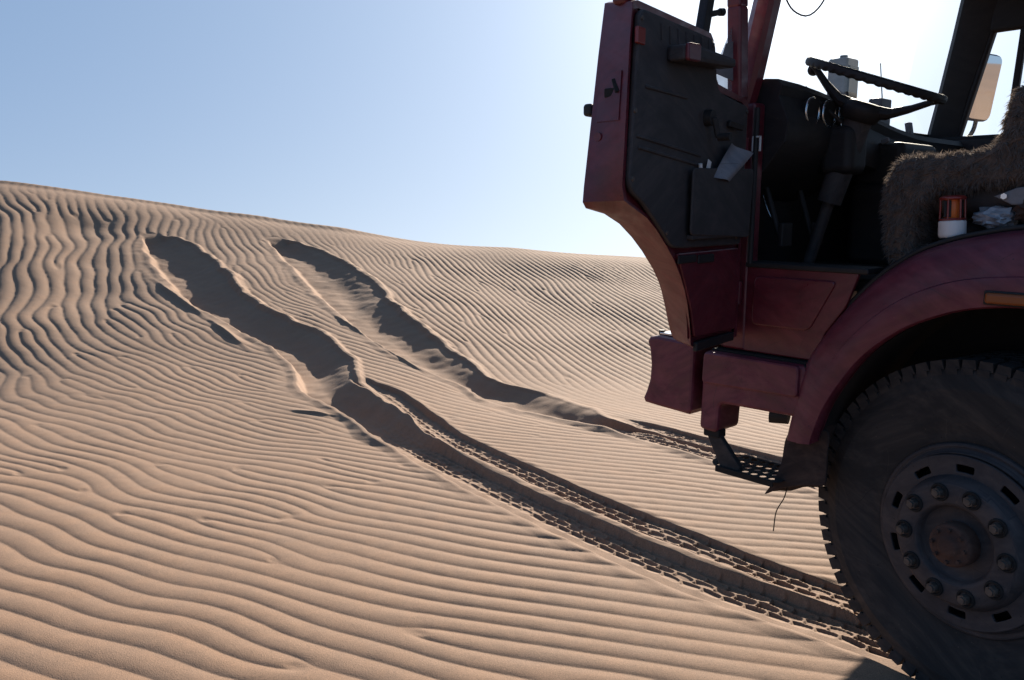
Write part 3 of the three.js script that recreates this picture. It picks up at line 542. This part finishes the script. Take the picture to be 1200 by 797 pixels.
// cab shell
{
  // panel under the door opening
  const side = plate(roundPts([[.36, 1.336], [.80, 1.336], [.81, 1.03], [.47, 1.03], [.47, 1.12], [.40, 1.22]], .015), .055, .075, .005); part(truck, 'sill_panel', side, M.paint);
  part(truck, 'sill_pressing', plate(roundPts([[.43, 1.305], [.735, 1.303], [.74, 1.13], [.52, 1.13]], .025), .047, .06, .005), M.paint);
  part(truck, 'kick_plate', rbox(.46, .9, 1.02, 1.10, .10, .13), M.paint);
  part(truck, 'door_sill', rbox(.33, .775, 1.332, 1.352, .048, .16, .006), M.black);
  part(truck, 'cab_floor', rbox(-.8, .95, 1.27, 1.31, .12, 1.95), M.dark);
  part(truck, 'hinge_pillar', [rbox(.765, .86, 1.03, 1.90, .05, .12, .012)], M.paint);
  part(truck, 'hinge_pillar_seal', tube([[.758, 1.345, .052], [.757, 1.60, .052], [.757, 1.88, .052]], .010), M.black);
  part(truck, 'corner_panel', gridSurface(curvePts([[.86, .055], [.98, .06], [1.035, .10], [1.05, .18], [1.052, .40]], 14).map(([x, z]) => [[x, 1.04, z], [x, 1.5, z], [x - .01, 1.90, z]])), M.paint);
  part(truck, 'front_panel', rbox(1.02, 1.05, 1.04, 1.90, .40, 1.62), M.paint);
  part(truck, 'corner_panel', gridSurface(curvePts([[.86, 1.965], [.98, 1.96], [1.035, 1.92], [1.05, 1.84], [1.052, 1.62]], 14).map(([x, z]) => [[x, 1.04, z], [x, 1.5, z], [x - .01, 1.90, z]])), M.paint);
  part(truck, 'windscreen_cowl', rbox(.93, 1.05, 1.875, 1.905, .09, 1.93), M.black);
  // left windscreen pillar
  const lp = gridSurface([[.835, 1.88, 0], [.80, 1.985, 0], [.745, 2.23, 0], [.655, 2.62, 0]].map(([x, y], k) => { const w = [.07, .062, .058, .058][k]; return [[x - w * .3, y, .045], [x + w * .4, y, .04], [x + w, y, .065], [x + w * .9, y, .12], [x + w * .1, y, .128], [x - w * .5, y, .10], [x - w * .5, y, .06]]; }), true);
  part(truck, 'windscreen_pillar', lp, M.paint);
  part(truck, 'windscreen_pillar', gridSurface([[.925, .80, 1.86], [.88, .752, 2.1], [.836, .684, 2.36], [.812, .635, 2.52], [.785, .60, 2.68]].map(([fx0, rx, y]) => [[fx0 - .03, y, 1.89], [fx0, y, 1.89], [fx0 + .03, y, 1.925], [fx0 + .01, y, 1.965], [rx, y, 1.972], [rx - .008, y, 1.95], [rx + .01, y, 1.92], [fx0 - .03, y, 1.89]])), M.black);
  part(truck, 'windscreen', new THREE.BufferGeometry().setFromPoints([V3(.92, 1.90, .10), V3(.94, 1.90, 1.90), V3(.72, 2.64, .10), V3(.94, 1.90, 1.90), V3(.80, 2.64, 1.90), V3(.72, 2.64, .10)]), M.glass);
  // roof, right side, back wall
  const roofOut = roundPts([[.92, 2.62], [.88, 2.74], [.6, 2.80], [-.7, 2.80], [-.82, 2.76], [-.82, 2.64]], .05);
  part(truck, 'roof', plate(roofOut, .05, 1.97, .03), M.paint);
  part(truck, 'headlining', rbox(-.78, .80, 2.585, 2.618, .10, 1.93, .01), M.trim);
  part(truck, 'windscreen_header', beam([.70, 2.62, .10], [.78, 2.60, 1.92], .10, .08, .02), M.black);
  part(truck, 'door_frame_rail', rbox(-.78, .66, 2.53, 2.62, .05, .11, .02), M.paint);
  const rd = group(truck, 'passenger_door');
  part(rd, 'door_skin', rbox(-.62, .92, 1.05, 1.85, 1.93, 1.97, .01), M.paint);
  part(rd, 'door_lining', rbox(-.55, .88, 1.35, 1.868, 1.885, 1.928, .01), M.trim);
  part(rd, 'window_sill', rbox(-.6, .96, 1.852, 1.885, 1.89, 1.975, .01), M.black);
  part(rd, 'window_frame', [beam([.81, 1.86, 1.945], [.685, 2.38, 1.945], .03, .045, .012), rbox(-.6, .70, 2.362, 2.60, 1.915, 1.962, .02), beam([-.55, 1.86, 1.945], [-.55, 2.40, 1.945], .06, .045, .012)], M.black);
  part(rd, 'window_glass', new THREE.BufferGeometry().setFromPoints([V3(.80, 1.88, 1.945), V3(-.54, 1.88, 1.945), V3(.69, 2.37, 1.945), V3(-.54, 1.88, 1.945), V3(-.54, 2.37, 1.945), V3(.69, 2.37, 1.945)]), M.glass);
  part(rd, 'quarter_bar', beam([.575, 1.87, 1.94], [.55, 2.38, 1.94], .03, .03, .006), M.black);
  part(truck, 'back_wall', [rbox(-.82, -.78, 1.2, 2.0, .06, 1.96), rbox(-.82, -.78, 2.36, 2.64, .06, 1.96), rbox(-.82, -.78, 2.0, 2.36, .06, .45), rbox(-.82, -.78, 2.0, 2.36, 1.55, 1.96)], M.trim);
  part(truck, 'rear_pillar', rbox(-.80, -.60, 1.10, 2.62, .05, .11, .02), M.paint);
  part(truck, 'door_check', [rbox(.734, .740, 1.733, 1.785, .044, .05, .001), rbox(.762, .768, 1.733, 1.785, .044, .05, .001), rbox(.734, .768, 1.779, 1.785, .044, .05, .001)], M.white, 'small white bracket on the door pillar');
  // bulkhead and dashboard
  part(truck, 'bulkhead', rbox(.92, .96, 1.29, 1.88, .12, 1.9), M.dark);
  const rows = [];
  for (let k = 0; k <= 12; k++) {
    const t = k / 12, z = mix(.125, 1.86, t), top = mix(1.985, 1.862, sst(0, .75, t)), bin = 1 - sst(.45, .6, t), xr = mix(.705, .74, t), dep = mix(.40, .22, sst(.2, .6, t));
    rows.push([[.985, 1.885, z], [.93, Math.min(top - .006, 1.95), z], [xr + .07, top, z], [xr + .02, top - .006, z], [xr, top - .03, z], [xr + .012, top - .06, z], [xr - .03 * bin, top - .15, z], [xr - .02, top - .22, z], [xr + .06, top - dep * .8, z], [.92, top - dep, z]]);
  }
  const da = group(truck, 'dashboard');
  part(da, 'dash_moulding', gridSurface(rows), M.black);
  part(da, 'dash_end', plate(rows[0].map(([x, y]) => [x, y]), .118, .13, .003), M.black);
  for (let k = 0; k < 4; k++) { const z = .30 + k * .12; part(da, 'gauge', [rod([.712, 1.885, z], [.690, 1.88, z], .045, .047, 24)], M.dark); const ring = new THREE.TorusGeometry(.046, .005, 8, 28); ring.rotateY(Math.PI / 2); ring.translate(.690, 1.88, z); part(da, 'gauge_ring', ring, M.chrome); }
  for (let k = 0; k < 6; k++) part(da, 'dash_slat', beam([.755 + k * .004, 1.835 - k * .004, .98 + k * .14], [.757 + k * .004, 1.833 - k * .004, 1.09 + k * .14], .012, .05, .004), M.trim);
  for (let k = 0; k < 3; k++) part(da, 'switch_lever', [beam([.69 - k * .012, 1.80 - k * .05, .86 + k * .05], [.66 - k * .012, 1.81 - k * .05, .86 + k * .05], .02, .014, .004)], M.grey);
  part(truck, 'centre_console', [rbox(.42, .80, 1.30, 1.64, .82, 1.25, .04), rbox(.6, .8, 1.62, 1.80, .86, 1.2, .03)], M.black);
  // pedals and levers in the footwell
  for (const [z, x] of [[.30, .80], [.52, .79]]) part(truck, 'pedal', [rod([x + .06, 1.62, z], [x - .01, 1.42, z], .011), beam([x - .03, 1.44, z - .035], [x - .03, 1.44, z + .035], .02, .09, .006)], M.black);
  part(truck, 'steering_column', [rod([.775, 1.29, .47], [.70, 1.56, .48], .022), rod([.70, 1.56, .48], [.612, 1.87, .50], .045, .05, 20)], M.trim);
  part(truck, 'column_shroud', [rbox(.60, .73, 1.66, 1.84, .43, .57, .035)], M.black);
  part(truck, 'indicator_stalk', [rod([.66, 1.85, .46], [.735, 1.95, .36], .007, .009), rod([.735, 1.95, .36], [.75, 1.968, .34], .012)], M.black);
  part(truck, 'handbrake_cable', tube([[.884, 1.648, .35], [.903, 1.60, .35], [.88, 1.54, .345], [.857, 1.493, .35]], .0035, 12, 6), M.chrome);
  part(truck, 'hanging_cable', tube([[.78, 2.30, .20], [.74, 2.22, .22], [.70, 2.20, .25], [.66, 2.25, .28], [.655, 2.40, .3]], .003, 24, 6), M.black);
}
// steering wheel, nearly edge-on
{
  const sw = group(truck, 'steering_wheel'); sw.position.set(.566, 1.995, .50); sw.quaternion.setFromUnitVectors(V3(0, 1, 0), V3(-.357, .934, .022).normalize());   // disc plane tilted, front edge high
  const Rm = .238, seg = 160, rs = 10, rows = [];
  for (let i = 0; i <= seg; i++) { const a = i / seg * 6.28318, row = []; for (let j = 0; j <= rs; j++) { const b = j / rs * 6.28318, under = Math.max(0, -Math.sin(b)); const rr0 = .0145 + .0022 * under * Math.sin(a * 44); row.push([(Rm + rr0 * Math.cos(b)) * Math.cos(a), rr0 * Math.sin(b) * 1.1, (Rm + rr0 * Math.cos(b)) * Math.sin(a)]); } rows.push(row); }
  part(sw, 'rim', gridSurface(rows), M.black);
  for (const a of [-.42, Math.PI - .42]) {      // two broad dished spokes
    const c = Math.cos(a), s = Math.sin(a), P = [[.236, -.002], [.212, -.016], [.15, -.062], [.09, -.098], [.03, -.108]], W = [.034, .026, .026, .036, .05], rws = [];
    P.forEach(([r, y], k) => { const w = W[k], h = [.014, .014, .017, .022, .028][k], ring = []; for (let j = 0; j < 10; j++) { const b = j / 10 * 6.28318; ring.push([r * c - w * Math.cos(b) * s, y + h * Math.sin(b), r * s + w * Math.cos(b) * c]); } ring.push(ring[0]); rws.push(ring); });
    part(sw, 'spoke', gridSurface(rws), M.black);
  }
  part(sw, 'spoke_end', [(() => { const g = new THREE.SphereGeometry(.02, 14, 10); g.scale(1, 1.1, 1.4); g.translate(-.0, 0, 0); g.translate(.205, -.026, -.07); return g; })()], M.black);
  part(sw, 'hub_pad', lathe([[.001, -.078], [.05, -.080], [.07, -.09], [.076, -.11], [.066, -.145], [.03, -.155]], 28), M.black);
}
// outside mirror beyond the passenger window
{
  const mi = group(truck, 'side_mirror'); mi.position.set(.775, 2.14, 2.15);
  const out = roundPts([[-.085, -.165], [.085, -.165], [.085, .165], [-.085, .165]], .04);
  const sh = plate(out, -.05, 0, .015), gl = plate(roundPts([[-.076, -.156], [.076, -.156], [.076, .156], [-.076, .156]], .035), 0, .004, .001);
  // the glass looks back and a little inwards
  const holder = new THREE.Object3D(); holder.rotation.order = 'YXZ'; holder.rotation.set(MIRROR_PITCH(), MIRROR_YAW(), -.06); holder.updateMatrix();
  sh.applyMatrix4(holder.matrix); gl.applyMatrix4(holder.matrix);
  part(mi, 'mirror_housing', sh, M.black); part(mi, 'mirror_glass', gl, M.mirror);
  part(mi, 'mirror_arm', tube([[.05, -.29, -.18], [.05, -.25, -.03], [.04, -.20, .02], [.03, 0, .03], [.02, .20, .02], [-.01, .25, -.03], [-.02, .28, -.18]], .011, 40, 8), M.black);
}
function MIRROR_YAW() { return Math.PI + 1.18; }
function MIRROR_PITCH() { return 0.108; }

// ------------------------------------------------------------------ the open door: x away from the hinge, y up, z to the outside
{
  const door = group(truck, 'driver_door'); door.position.set(.77, 0, .03); door.rotation.y = Math.PI - 80 * Math.PI / 180;
  const inn = [[.02, 1.895], [.05, 1.905], [.262, 1.928], [.285, 1.95], [.31, 2.055], [.33, 2.072], [.78, 2.086], [.806, 2.078], [.818, 1.95], [.826, 1.811], [.838, 1.60], [.826, 1.562], [.79, 1.548], [.697, 1.513], [.64, 1.478], [.576, 1.429], [.525, 1.385], [.479, 1.332], [.447, 1.285], [.425, 1.24], [.410, 1.195], [.398, 1.152], [.392, 1.105], [.36, 1.09], [.15, 1.088], [.03, 1.088]];
  const ext = [[.0, 1.895], [.05, 1.905], [.262, 1.928], [.285, 1.95], [.31, 2.06], [.33, 2.08], [.73, 2.108], [.752, 2.10], [.78, 1.96], [.806, 1.811], [.843, 1.60], [.848, 1.558], [.832, 1.541], [.735, 1.525], [.65, 1.495], [.575, 1.453], [.51, 1.408], [.438, 1.349], [.392, 1.30], [.357, 1.252], [.328, 1.198], [.302, 1.143], [.278, 1.10], [.24, 1.085], [.12, 1.08], [.0, 1.08]];
  const lerpRing = (t, z) => inn.map((p, k) => [mix(p[0], ext[k][0], t), mix(p[1], ext[k][1], t), z]);
  const cen = [.42, 1.6], inset = (ring, d) => ring.map(([x, y, z]) => { const dx = cen[0] - x, dy = cen[1] - y, L = Math.hypot(dx, dy); return [x + dx / L * d, y + dy / L * d, z]; });
  const rings = [inset(lerpRing(0, .004), .022), lerpRing(0, .0), lerpRing(.04, .006), lerpRing(.25, .03), lerpRing(.5, .06), lerpRing(.75, .09), lerpRing(.96, .114), lerpRing(1, .12), inset(lerpRing(1, .128), .02)];
  const closed = rings.map((r) => [...r, r[0]]);
  const capOf = (ring, flip) => { const c = ring.map((p) => V2(p[0], p[1])), tri = THREE.ShapeUtils.triangulateShape(c, []), pos = []; for (const t of tri) for (const k of (flip ? [t[0], t[2], t[1]] : t)) pos.push(...ring[k]); const g = new THREE.BufferGeometry(); g.setAttribute('position', new THREE.Float32BufferAttribute(pos, 3)); g.computeVertexNormals(); return g; };
  part(door, 'door_shell', [gridSurface(closed), capOf(rings[rings.length - 1], false), capOf(inset(lerpRing(0, .012), .022), true)], M.paint);
  // inner lining with its pressed lines
  const lining = [[.045, 1.878], [.272, 1.902], [.296, 1.93], [.318, 2.04], [.345, 2.054], [.765, 2.066], [.786, 2.05], [.798, 1.90], [.818, 1.61], [.80, 1.583], [.74, 1.556], [.66, 1.50], [.60, 1.455], [.56, 1.425], [.50, 1.42], [.06, 1.415]];
  part(door, 'door_lining', plate(roundPts(lining, .02, 4), -.012, .006, .006), M.trim);
  part(door, 'door_lower_panel', plate(roundPts([[.06, 1.405], [.515, 1.405], [.455, 1.31], [.405, 1.22], [.375, 1.13], [.06, 1.12]], .015), -.006, .006, .004), M.paint);
  part(door, 'vent_slot', [rbox(.265, .38, 1.366, 1.394, -.012, -.004, .004), rbox(.395, .515, 1.372, 1.398, -.012, -.004, .004)], M.black);
  part(door, 'armrest', [plate(roundPts([[.635, 1.99], [.545, 1.997], [.300, 1.994], [.298, 1.966], [.54, 1.95], [.635, 1.945]], .012), -.075, -.012, .012)], M.trim, 'grey armrest pull on the inner lining');
  part(door, 'armrest_end', plate(roundPts([[.637, 1.992], [.560, 1.997], [.560, 1.948], [.637, 1.944]], .01), -.083, -.07, .005), M.paint);
  for (const [x0, x1, y0, y1] of [[.50, .75, 1.868, 1.862], [.40, .79, 1.735, 1.70], [.40, .78, 1.705, 1.67]]) part(door, 'lining_rib', beam([x1, y0, -.012], [x0, y1, -.012], .010, .010, .004), M.trim);
  for (let k = 0; k < 7; k++) part(door, 'lining_pleat', beam([.67 - k * .05, 2.045, -.013], [.665 - k * .05, 2.00 - .004 * (k % 3), -.013], .006, .007, .003), M.trim);
  for (const [x, y] of [[.775, 2.04], [.80, 1.80], [.805, 1.62], [.60, 1.47], [.34, 2.035], [.10, 1.44], [.06, 1.86]]) part(door, 'lining_screw', rod([x, y, -.011], [x, y, -.016], .007, .006, 10), M.steel);
  part(door, 'reflector', rbox(.762, .804, 1.972, 2.016, -.018, -.006, .004), M.red);
  part(door, 'window_crank', [rod([.365, 1.815, -.012], [.365, 1.815, -.035], .026, .024, 20), beam([.365, 1.815, -.038], [.345, 1.755, -.045], .018, .010, .004), rod([.345, 1.757, -.045], [.345, 1.757, -.085], .012, .012, 14)], M.black);
  part(door, 'inner_handle', [beam([.22, 1.81, -.02], [.14, 1.80, -.035], .022, .014, .005)], M.black);
  part(door, 'map_pocket', [plate(roundPts([[.03, 1.672], [.485, 1.660], [.49, 1.46], [.05, 1.44]], .02), -.036, -.028, .004), rbox(.04, .47, 1.445, 1.46, -.032, -.01, .004)], M.trim);
  part(door, 'door_bottom_seal', rbox(.08, .37, 1.082, 1.112, -.012, .004, .004), M.black);
  // latch on the shut face: the face turns from inner edge (z 0) to outer edge (z .12)
  const fx = (y, z) => { let a = 0; for (let i = 6; i < 11; i++) { const t = z / .12; const y0 = mix(inn[i + 1][1], ext[i + 1][1], t), y1 = mix(inn[i][1], ext[i][1], t); if (y <= y1 && y >= y0) { a = mix(mix(inn[i + 1][0], ext[i + 1][0], t), mix(inn[i][0], ext[i][0], t), (y - y0) / (y1 - y0)); } } return a; };
  const facePlate = (y0, y1, z0, z1, th) => gridSurface([[y0, z0], [y0, z0], [y1, z1], [y1, z1]].map(([y], r) => [z0, z0, z1, z1].map((z, c) => [fx(y, z) + ((r === 0 || r === 3 || c === 0 || c === 3) ? -.004 : th), y, z])));
  part(door, 'latch_plate', facePlate(1.775, 1.905, .022, .10, .0035), M.paint);
  part(door, 'latch', [rbox(fx(1.85, .05) - .004, fx(1.85, .05) + .006, 1.838, 1.862, .042, .075, .003), beam([fx(1.885, .045) + .004, 1.885, .048], [fx(1.85, .03) + .007, 1.848, .030], .012, .008, .003)], M.dark);
  part(door, 'latch_bolt', rod([fx(1.735, .09) - .004, 1.735, .09], [fx(1.735, .09) + .004, 1.735, .09], .012, .012, 16), M.paint);
  part(door, 'outer_handle', [rbox(.70, .80, 1.795, 1.830, .128, .158, .010)], M.black);
  part(door, 'hinge', [rod([-.005, 1.20, .02], [-.005, 1.28, .02], .016, .016, 14), rbox(-.03, .03, 1.215, 1.265, .012, .03, .004)], M.paint);
  part(door, 'hinge', [rod([-.005, 1.70, .02], [-.005, 1.78, .02], .016, .016, 14), rbox(-.03, .03, 1.715, 1.765, .012, .03, .004)], M.paint);
  // window frame above the waistline
  part(door, 'window_frame', [beam([.052, 1.90, .025], [.085, 2.20, .025], .07, .05, .012), beam([.085, 2.19, .025], [.135, 2.60, .025], .07, .05, .012), beam([.12, 2.60, .03], [.80, 2.60, .045], .05, .05, .012), beam([.775, 2.08, .045], [.79, 2.60, .045], .05, .05, .012)], M.paint);
  part(door, 'quarter_post', [beam([.352, 2.06, .022], [.312, 2.20, .022], .05, .03, .008), beam([.313, 2.19, .022], [.25, 2.60, .022], .05, .03, .008)], M.black);
  part(door, 'quarter_catch', [beam([.322, 2.13, .01], [.272, 2.144, .0], .018, .014, .005), rod([.272, 2.144, .002], [.256, 2.146, -.004], .012, .012, 12)], M.black);
  part(door, 'quarter_sill', beam([.09, 1.905, .03], [.275, 1.935, .03], .016, .02, .004), M.grey);
  part(door, 'quarter_glass', new THREE.BufferGeometry().setFromPoints([V3(.268, 1.938, .03), V3(.085, 1.92, .03), V3(.112, 2.13, .03)]), M.tint);
  part(door, 'quarter_band', [plate([[.098, 2.03], [.19, 2.018], [.160, 2.07], [.104, 2.085]], .026, .028, 0), plate([[.09, 1.96], [.237, 1.968], [.208, 2.0], [.095, 2.01]], .026, .028, 0)], M.grey);
}

// ------------------------------------------------------------------ seat, and the things lying about in the cab
{
  const seat = group(truck, 'driver_seat');
  part(seat, 'seat_cushion', rbox(-.18, .30, 1.52, 1.64, .20, .68, .05), M.trim);
  part(seat, 'seat_back', [(() => { const g = rbox(-.06, .06, 0, .72, .22, .66, .05); g.rotateZ(.12); g.translate(-.14, 1.62, 0); return g; })()], M.trim);
  part(seat, 'seat_base', rbox(-.15, .22, 1.30, 1.50, .26, .62, .03), M.black);
  part(seat, 'seat_bracket', [plate([[.03, 1.575], [-.03, 1.60], [-.16, 1.615], [-.2, 1.55], [-.02, 1.55]], .165, .185, .004)], M.grey);
  for (const [x, y] of [[.0, 1.575], [-.12, 1.565]]) part(seat, 'bracket_bolt', rod([x, y, .168], [x, y, .154], .010, .009, 6), M.chrome);
}
{
  const fl = thing('sheepskin', 'shaggy brown sheepskin thrown over the driver seat', 'sheepskin');
  const out = curvePts([[.245, 1.37], [.285, 1.362], [.322, 1.39], [.342, 1.50], [.342, 1.60], [.32, 1.662], [.28, 1.692], [.18, 1.695], [.10, 1.702], [.04, 1.722], [.015, 1.77], [.012, 1.82], [.01, 1.86], [-.03, 1.885], [-.075, 1.89], [-.12, 1.87], [-.125, 1.80], [-.115, 1.75], [-.10, 1.66], [-.02, 1.615], [.10, 1.60], [.18, 1.588], [.22, 1.56], [.24, 1.48], [.243, 1.37]], 90);
  const s = new THREE.Shape(out.map((p) => V2(...p)));
  const core = new THREE.ExtrudeGeometry(s, { depth: .44, bevelEnabled: true, bevelThickness: .035, bevelSize: .022, bevelOffset: -.022, bevelSegments: 4, steps: 6 });
  core.translate(0, 0, .185);
  { const p = core.attributes.position; for (let i = 0; i < p.count; i++) { const x = p.getX(i), y = p.getY(i), z = p.getZ(i); p.setXYZ(i, x + .014 * N2(x * 12, y * 12, z * 12), y + .012 * N2(x * 10 + 5, y * 10, z * 10), z + .018 * N2(x * 9, y * 9 + 7, 1)); } core.computeVertexNormals(); }
  part(fl, 'hide', core.clone(), M.hide);
  const sm = new MeshSurfaceSampler(new THREE.Mesh(core)).setRandomGenerator(rnd).build(), P = V3(), Nn = V3(), pos = [], col = [], down = V3(0, -1, 0), T1 = V3(), S = V3();
  for (let k = 0; k < 42000; k++) {
    sm.sample(P, Nn); const L = rr(.012, .03), w = rr(.0008, .0017), cl = N2(P.x * 40, P.y * 40, P.z * 40), tone = 0.75 + 0.45 * rnd() + 0.3 * cl;
    const dir = Nn.clone().addScaledVector(down, .55).add(V3(rr(-.5, .5), rr(-.4, .4), rr(-.5, .5))).add(V3(N2(P.x * 30, P.y * 30, 3), N2(P.y * 30, P.z * 30, 9), N2(P.z * 30, P.x * 30, 5)).multiplyScalar(2.2)).normalize();
    S.crossVectors(dir, V3(rr(-1, 1), rr(-1, 1), rr(-1, 1))).normalize();
    const mid = P.clone().addScaledVector(dir, L * .55), tip = mid.clone().add(dir.clone().addScaledVector(down, .8).addScaledVector(S, .4).normalize().multiplyScalar(L * .5));
    const a = P.clone().addScaledVector(S, -w), b = P.clone().addScaledVector(S, w), c = mid.clone().addScaledVector(S, -w * .8), e = mid.clone().addScaledVector(S, w * .8);
    for (const q of [a, b, c, b, e, c, c, e, tip]) { pos.push(q.x, q.y, q.z); col.push(tone, tone * .97, tone * .93); }
  }
  const fg = new THREE.BufferGeometry(); fg.setAttribute('position', new THREE.Float32BufferAttribute(pos, 3)); fg.setAttribute('color', new THREE.Float32BufferAttribute(col, 3)); fg.computeVertexNormals();
  const fm = new THREE.Mesh(fg, M.fur); fm.name = 'wool'; fm.userData.kind = 'stuff'; fm.castShadow = fm.receiveShadow = true; fl.add(fm);
}
{
  const q = new THREE.Quaternion().setFromEuler(new THREE.Euler(0.03, .5, -.06)), l = thing('lantern', 'small red and white lantern with orange glass on the wheel arch', 'lantern', [.120, 1.452, .125], q);
  l.scale.setScalar(1.08);
  part(l, 'lantern_base', lathe([[.001, .0], [.030, .0], [.034, .004], [.0355, .012], [.0355, .044], [.033, .05], [.001, .052]], 10), M.white);
  part(l, 'lantern_glass', lathe([[.001, .05], [.019, .051], [.0195, .108], [.001, .11]], 18), new THREE.MeshPhysicalMaterial({ color: lin(0.9, 0.2, 0.03), roughness: .4, transmission: .3, thickness: .01 }));
  part(l, 'lantern_cap', lathe([[.001, .118], [.026, .117], [.0335, .112], [.034, .106], [.028, .105], [.001, .105]], 18), M.red);
  part(l, 'lantern_collar', lathe([[.020, .048], [.0345, .049], [.035, .054], [.020, .056]], 18), M.red);
  for (let k = 0; k < 6; k++) { const a = k / 6 * 6.2832; part(l, 'cage_bar', rod([.031 * Math.cos(a), .052, .031 * Math.sin(a)], [.030 * Math.cos(a), .108, .030 * Math.sin(a)], .003, .003, 6), M.red); }
  for (const a of [2.5, 5.4]) part(l, 'dark_pane', rbox(.024 * Math.cos(a) - .009, .024 * Math.cos(a) + .009, .058, .104, .024 * Math.sin(a) - .002, .024 * Math.sin(a) + .002, .001), M.black);
}
function crumple(n, r, sc, sd) { const g = mergeVertices(new THREE.IcosahedronGeometry(r, n).deleteAttribute('uv').deleteAttribute('normal')), p = g.attributes.position; for (let i = 0; i < p.count; i++) { const x = p.getX(i), y = p.getY(i), z = p.getZ(i), k = 1 + .5 * Math.abs(N2(x * 28, y * 28 + sd, z * 28)) + .3 * N2(x * 60, y * 60, z * 60 + sd) - .2; p.setXYZ(i, x * k * sc[0], y * k * sc[1], z * k * sc[2]); } g.computeVertexNormals(); return toCreasedNormals(g, .35); }
{
  const b = thing('plastic_bag', 'crumpled clear plastic bag beside the red and white lantern', 'bag', [.03, 1.512, .2]);
  part(b, 'bag_film', crumple(4, .055, [1.15, .62, .9], 3), new THREE.MeshPhysicalMaterial({ color: lin(.3, .31, .34), roughness: .35, clearcoat: .6, clearcoatRoughness: .2 }));
  const c = thing('cloth', 'dark brown balled-up cloth behind the clear plastic bag', 'cloth', [-.09, 1.535, .17]);
  part(c, 'cloth_folds', crumple(4, .05, [1.3, .8, 1], 8), M.rust);
  const lf = thing('leaflet', 'folded printed leaflet lying behind the red and white lantern', 'leaflet', [.05, 1.552, .30]);
  lf.rotateY(.4);
  part(lf, 'leaflet_sheet', rbox(-.05, .06, -.002, .004, -.04, .04, .001), M.paper);
  for (let k = 0; k < 4; k++) part(lf, 'printed_line', rbox(-.04, .05, .0042, .0052, -.03 + k * .016, -.024 + k * .016, .0003), M.dark);
}
{
  // sheet of paper stuck in the door pocket
  const dr = 80 * Math.PI / 180, u = [-Math.cos(dr), -Math.sin(dr)], e = [.98481, -.17365];
  const at = (a, y, w) => [.77 + u[0] * a + e[0] * w, y, .03 + u[1] * a + e[1] * w];
  const sh = thing('paper_sheet', 'grey paper sheet sticking out of the open door pocket', 'paper');
  const rows = []; for (let j = 0; j <= 6; j++) { const t = j / 6, r = []; for (let i = 0; i <= 6; i++) { const s = i / 6, a = mix(mix(.24, .35, t), mix(.08, .235, t), s), y = mix(mix(1.745, 1.635, t), mix(1.722, 1.625, t), s); r.push(at(a, y, -.044 + .008 * Math.sin(s * 5 + t * 2))); } rows.push(r); }
  const back = rows.map((r) => r.map(([x, y, z]) => [x + .0015, y, z - .0004])).reverse();
  part(sh, 'sheet', [gridSurface(rows), gridSurface(back)], M.paper);
  const pc = thing('pen', 'white pen clipped in the open door pocket', 'pen');
  part(pc, 'pen_barrel', rod(at(.42, 1.675, -.024), at(.40, 1.60, -.022), .006, .006, 10), M.white);
  const p2 = thing('card', 'small white card beside the pen in the door pocket', 'card');
  part(p2, 'card_face', [(() => { const g = rbox(-.012, .012, -.02, .02, -.001, .001, .0005); g.rotateZ(-.35); g.rotateY(-1.4); const q = at(.362, 1.668, -.024); g.translate(...q); return g; })()], M.white);
}
{
  const d1 = thing('display_unit', 'tall grey display unit standing on the dashboard behind the steering wheel', 'display', [.985, 1.90, 1.08]);
  part(d1, 'unit_case', rbox(-.045, .045, .0, .285, -.055, .055, .012), M.grey);
  part(d1, 'unit_screen', rbox(-.052, -.044, .06, .25, -.042, .042, .002), M.black);
  part(d1, 'unit_knob', [rod([0, .285, .0], [0, .30, .0], .018, .016, 14), rod([-.02, .285, -.03], [-.02, .294, -.03], .009, .009, 10)], M.black);
  const d2 = thing('radio_unit', 'low grey radio unit with an aerial on the dashboard', 'radio', [.842, 1.862, 1.15]);
  part(d2, 'radio_case', rbox(-.03, .03, 0, .145, -.05, .05, .008), M.grey);
  part(d2, 'aerial', rod([.0, .14, .02], [.02, .30, .02], .0025, .002, 6), M.black);
  const d3 = thing('tag', 'small pale grey tag standing on the dashboard near the far pillar', 'tag', [.87, 1.862, 1.55]);
  part(d3, 'tag_body', (() => { const g = rbox(-.012, .012, 0, .075, -.018, .018, .004); g.rotateZ(-.2); return g; })(), M.grey);
}
renderer.render(scene, camera);
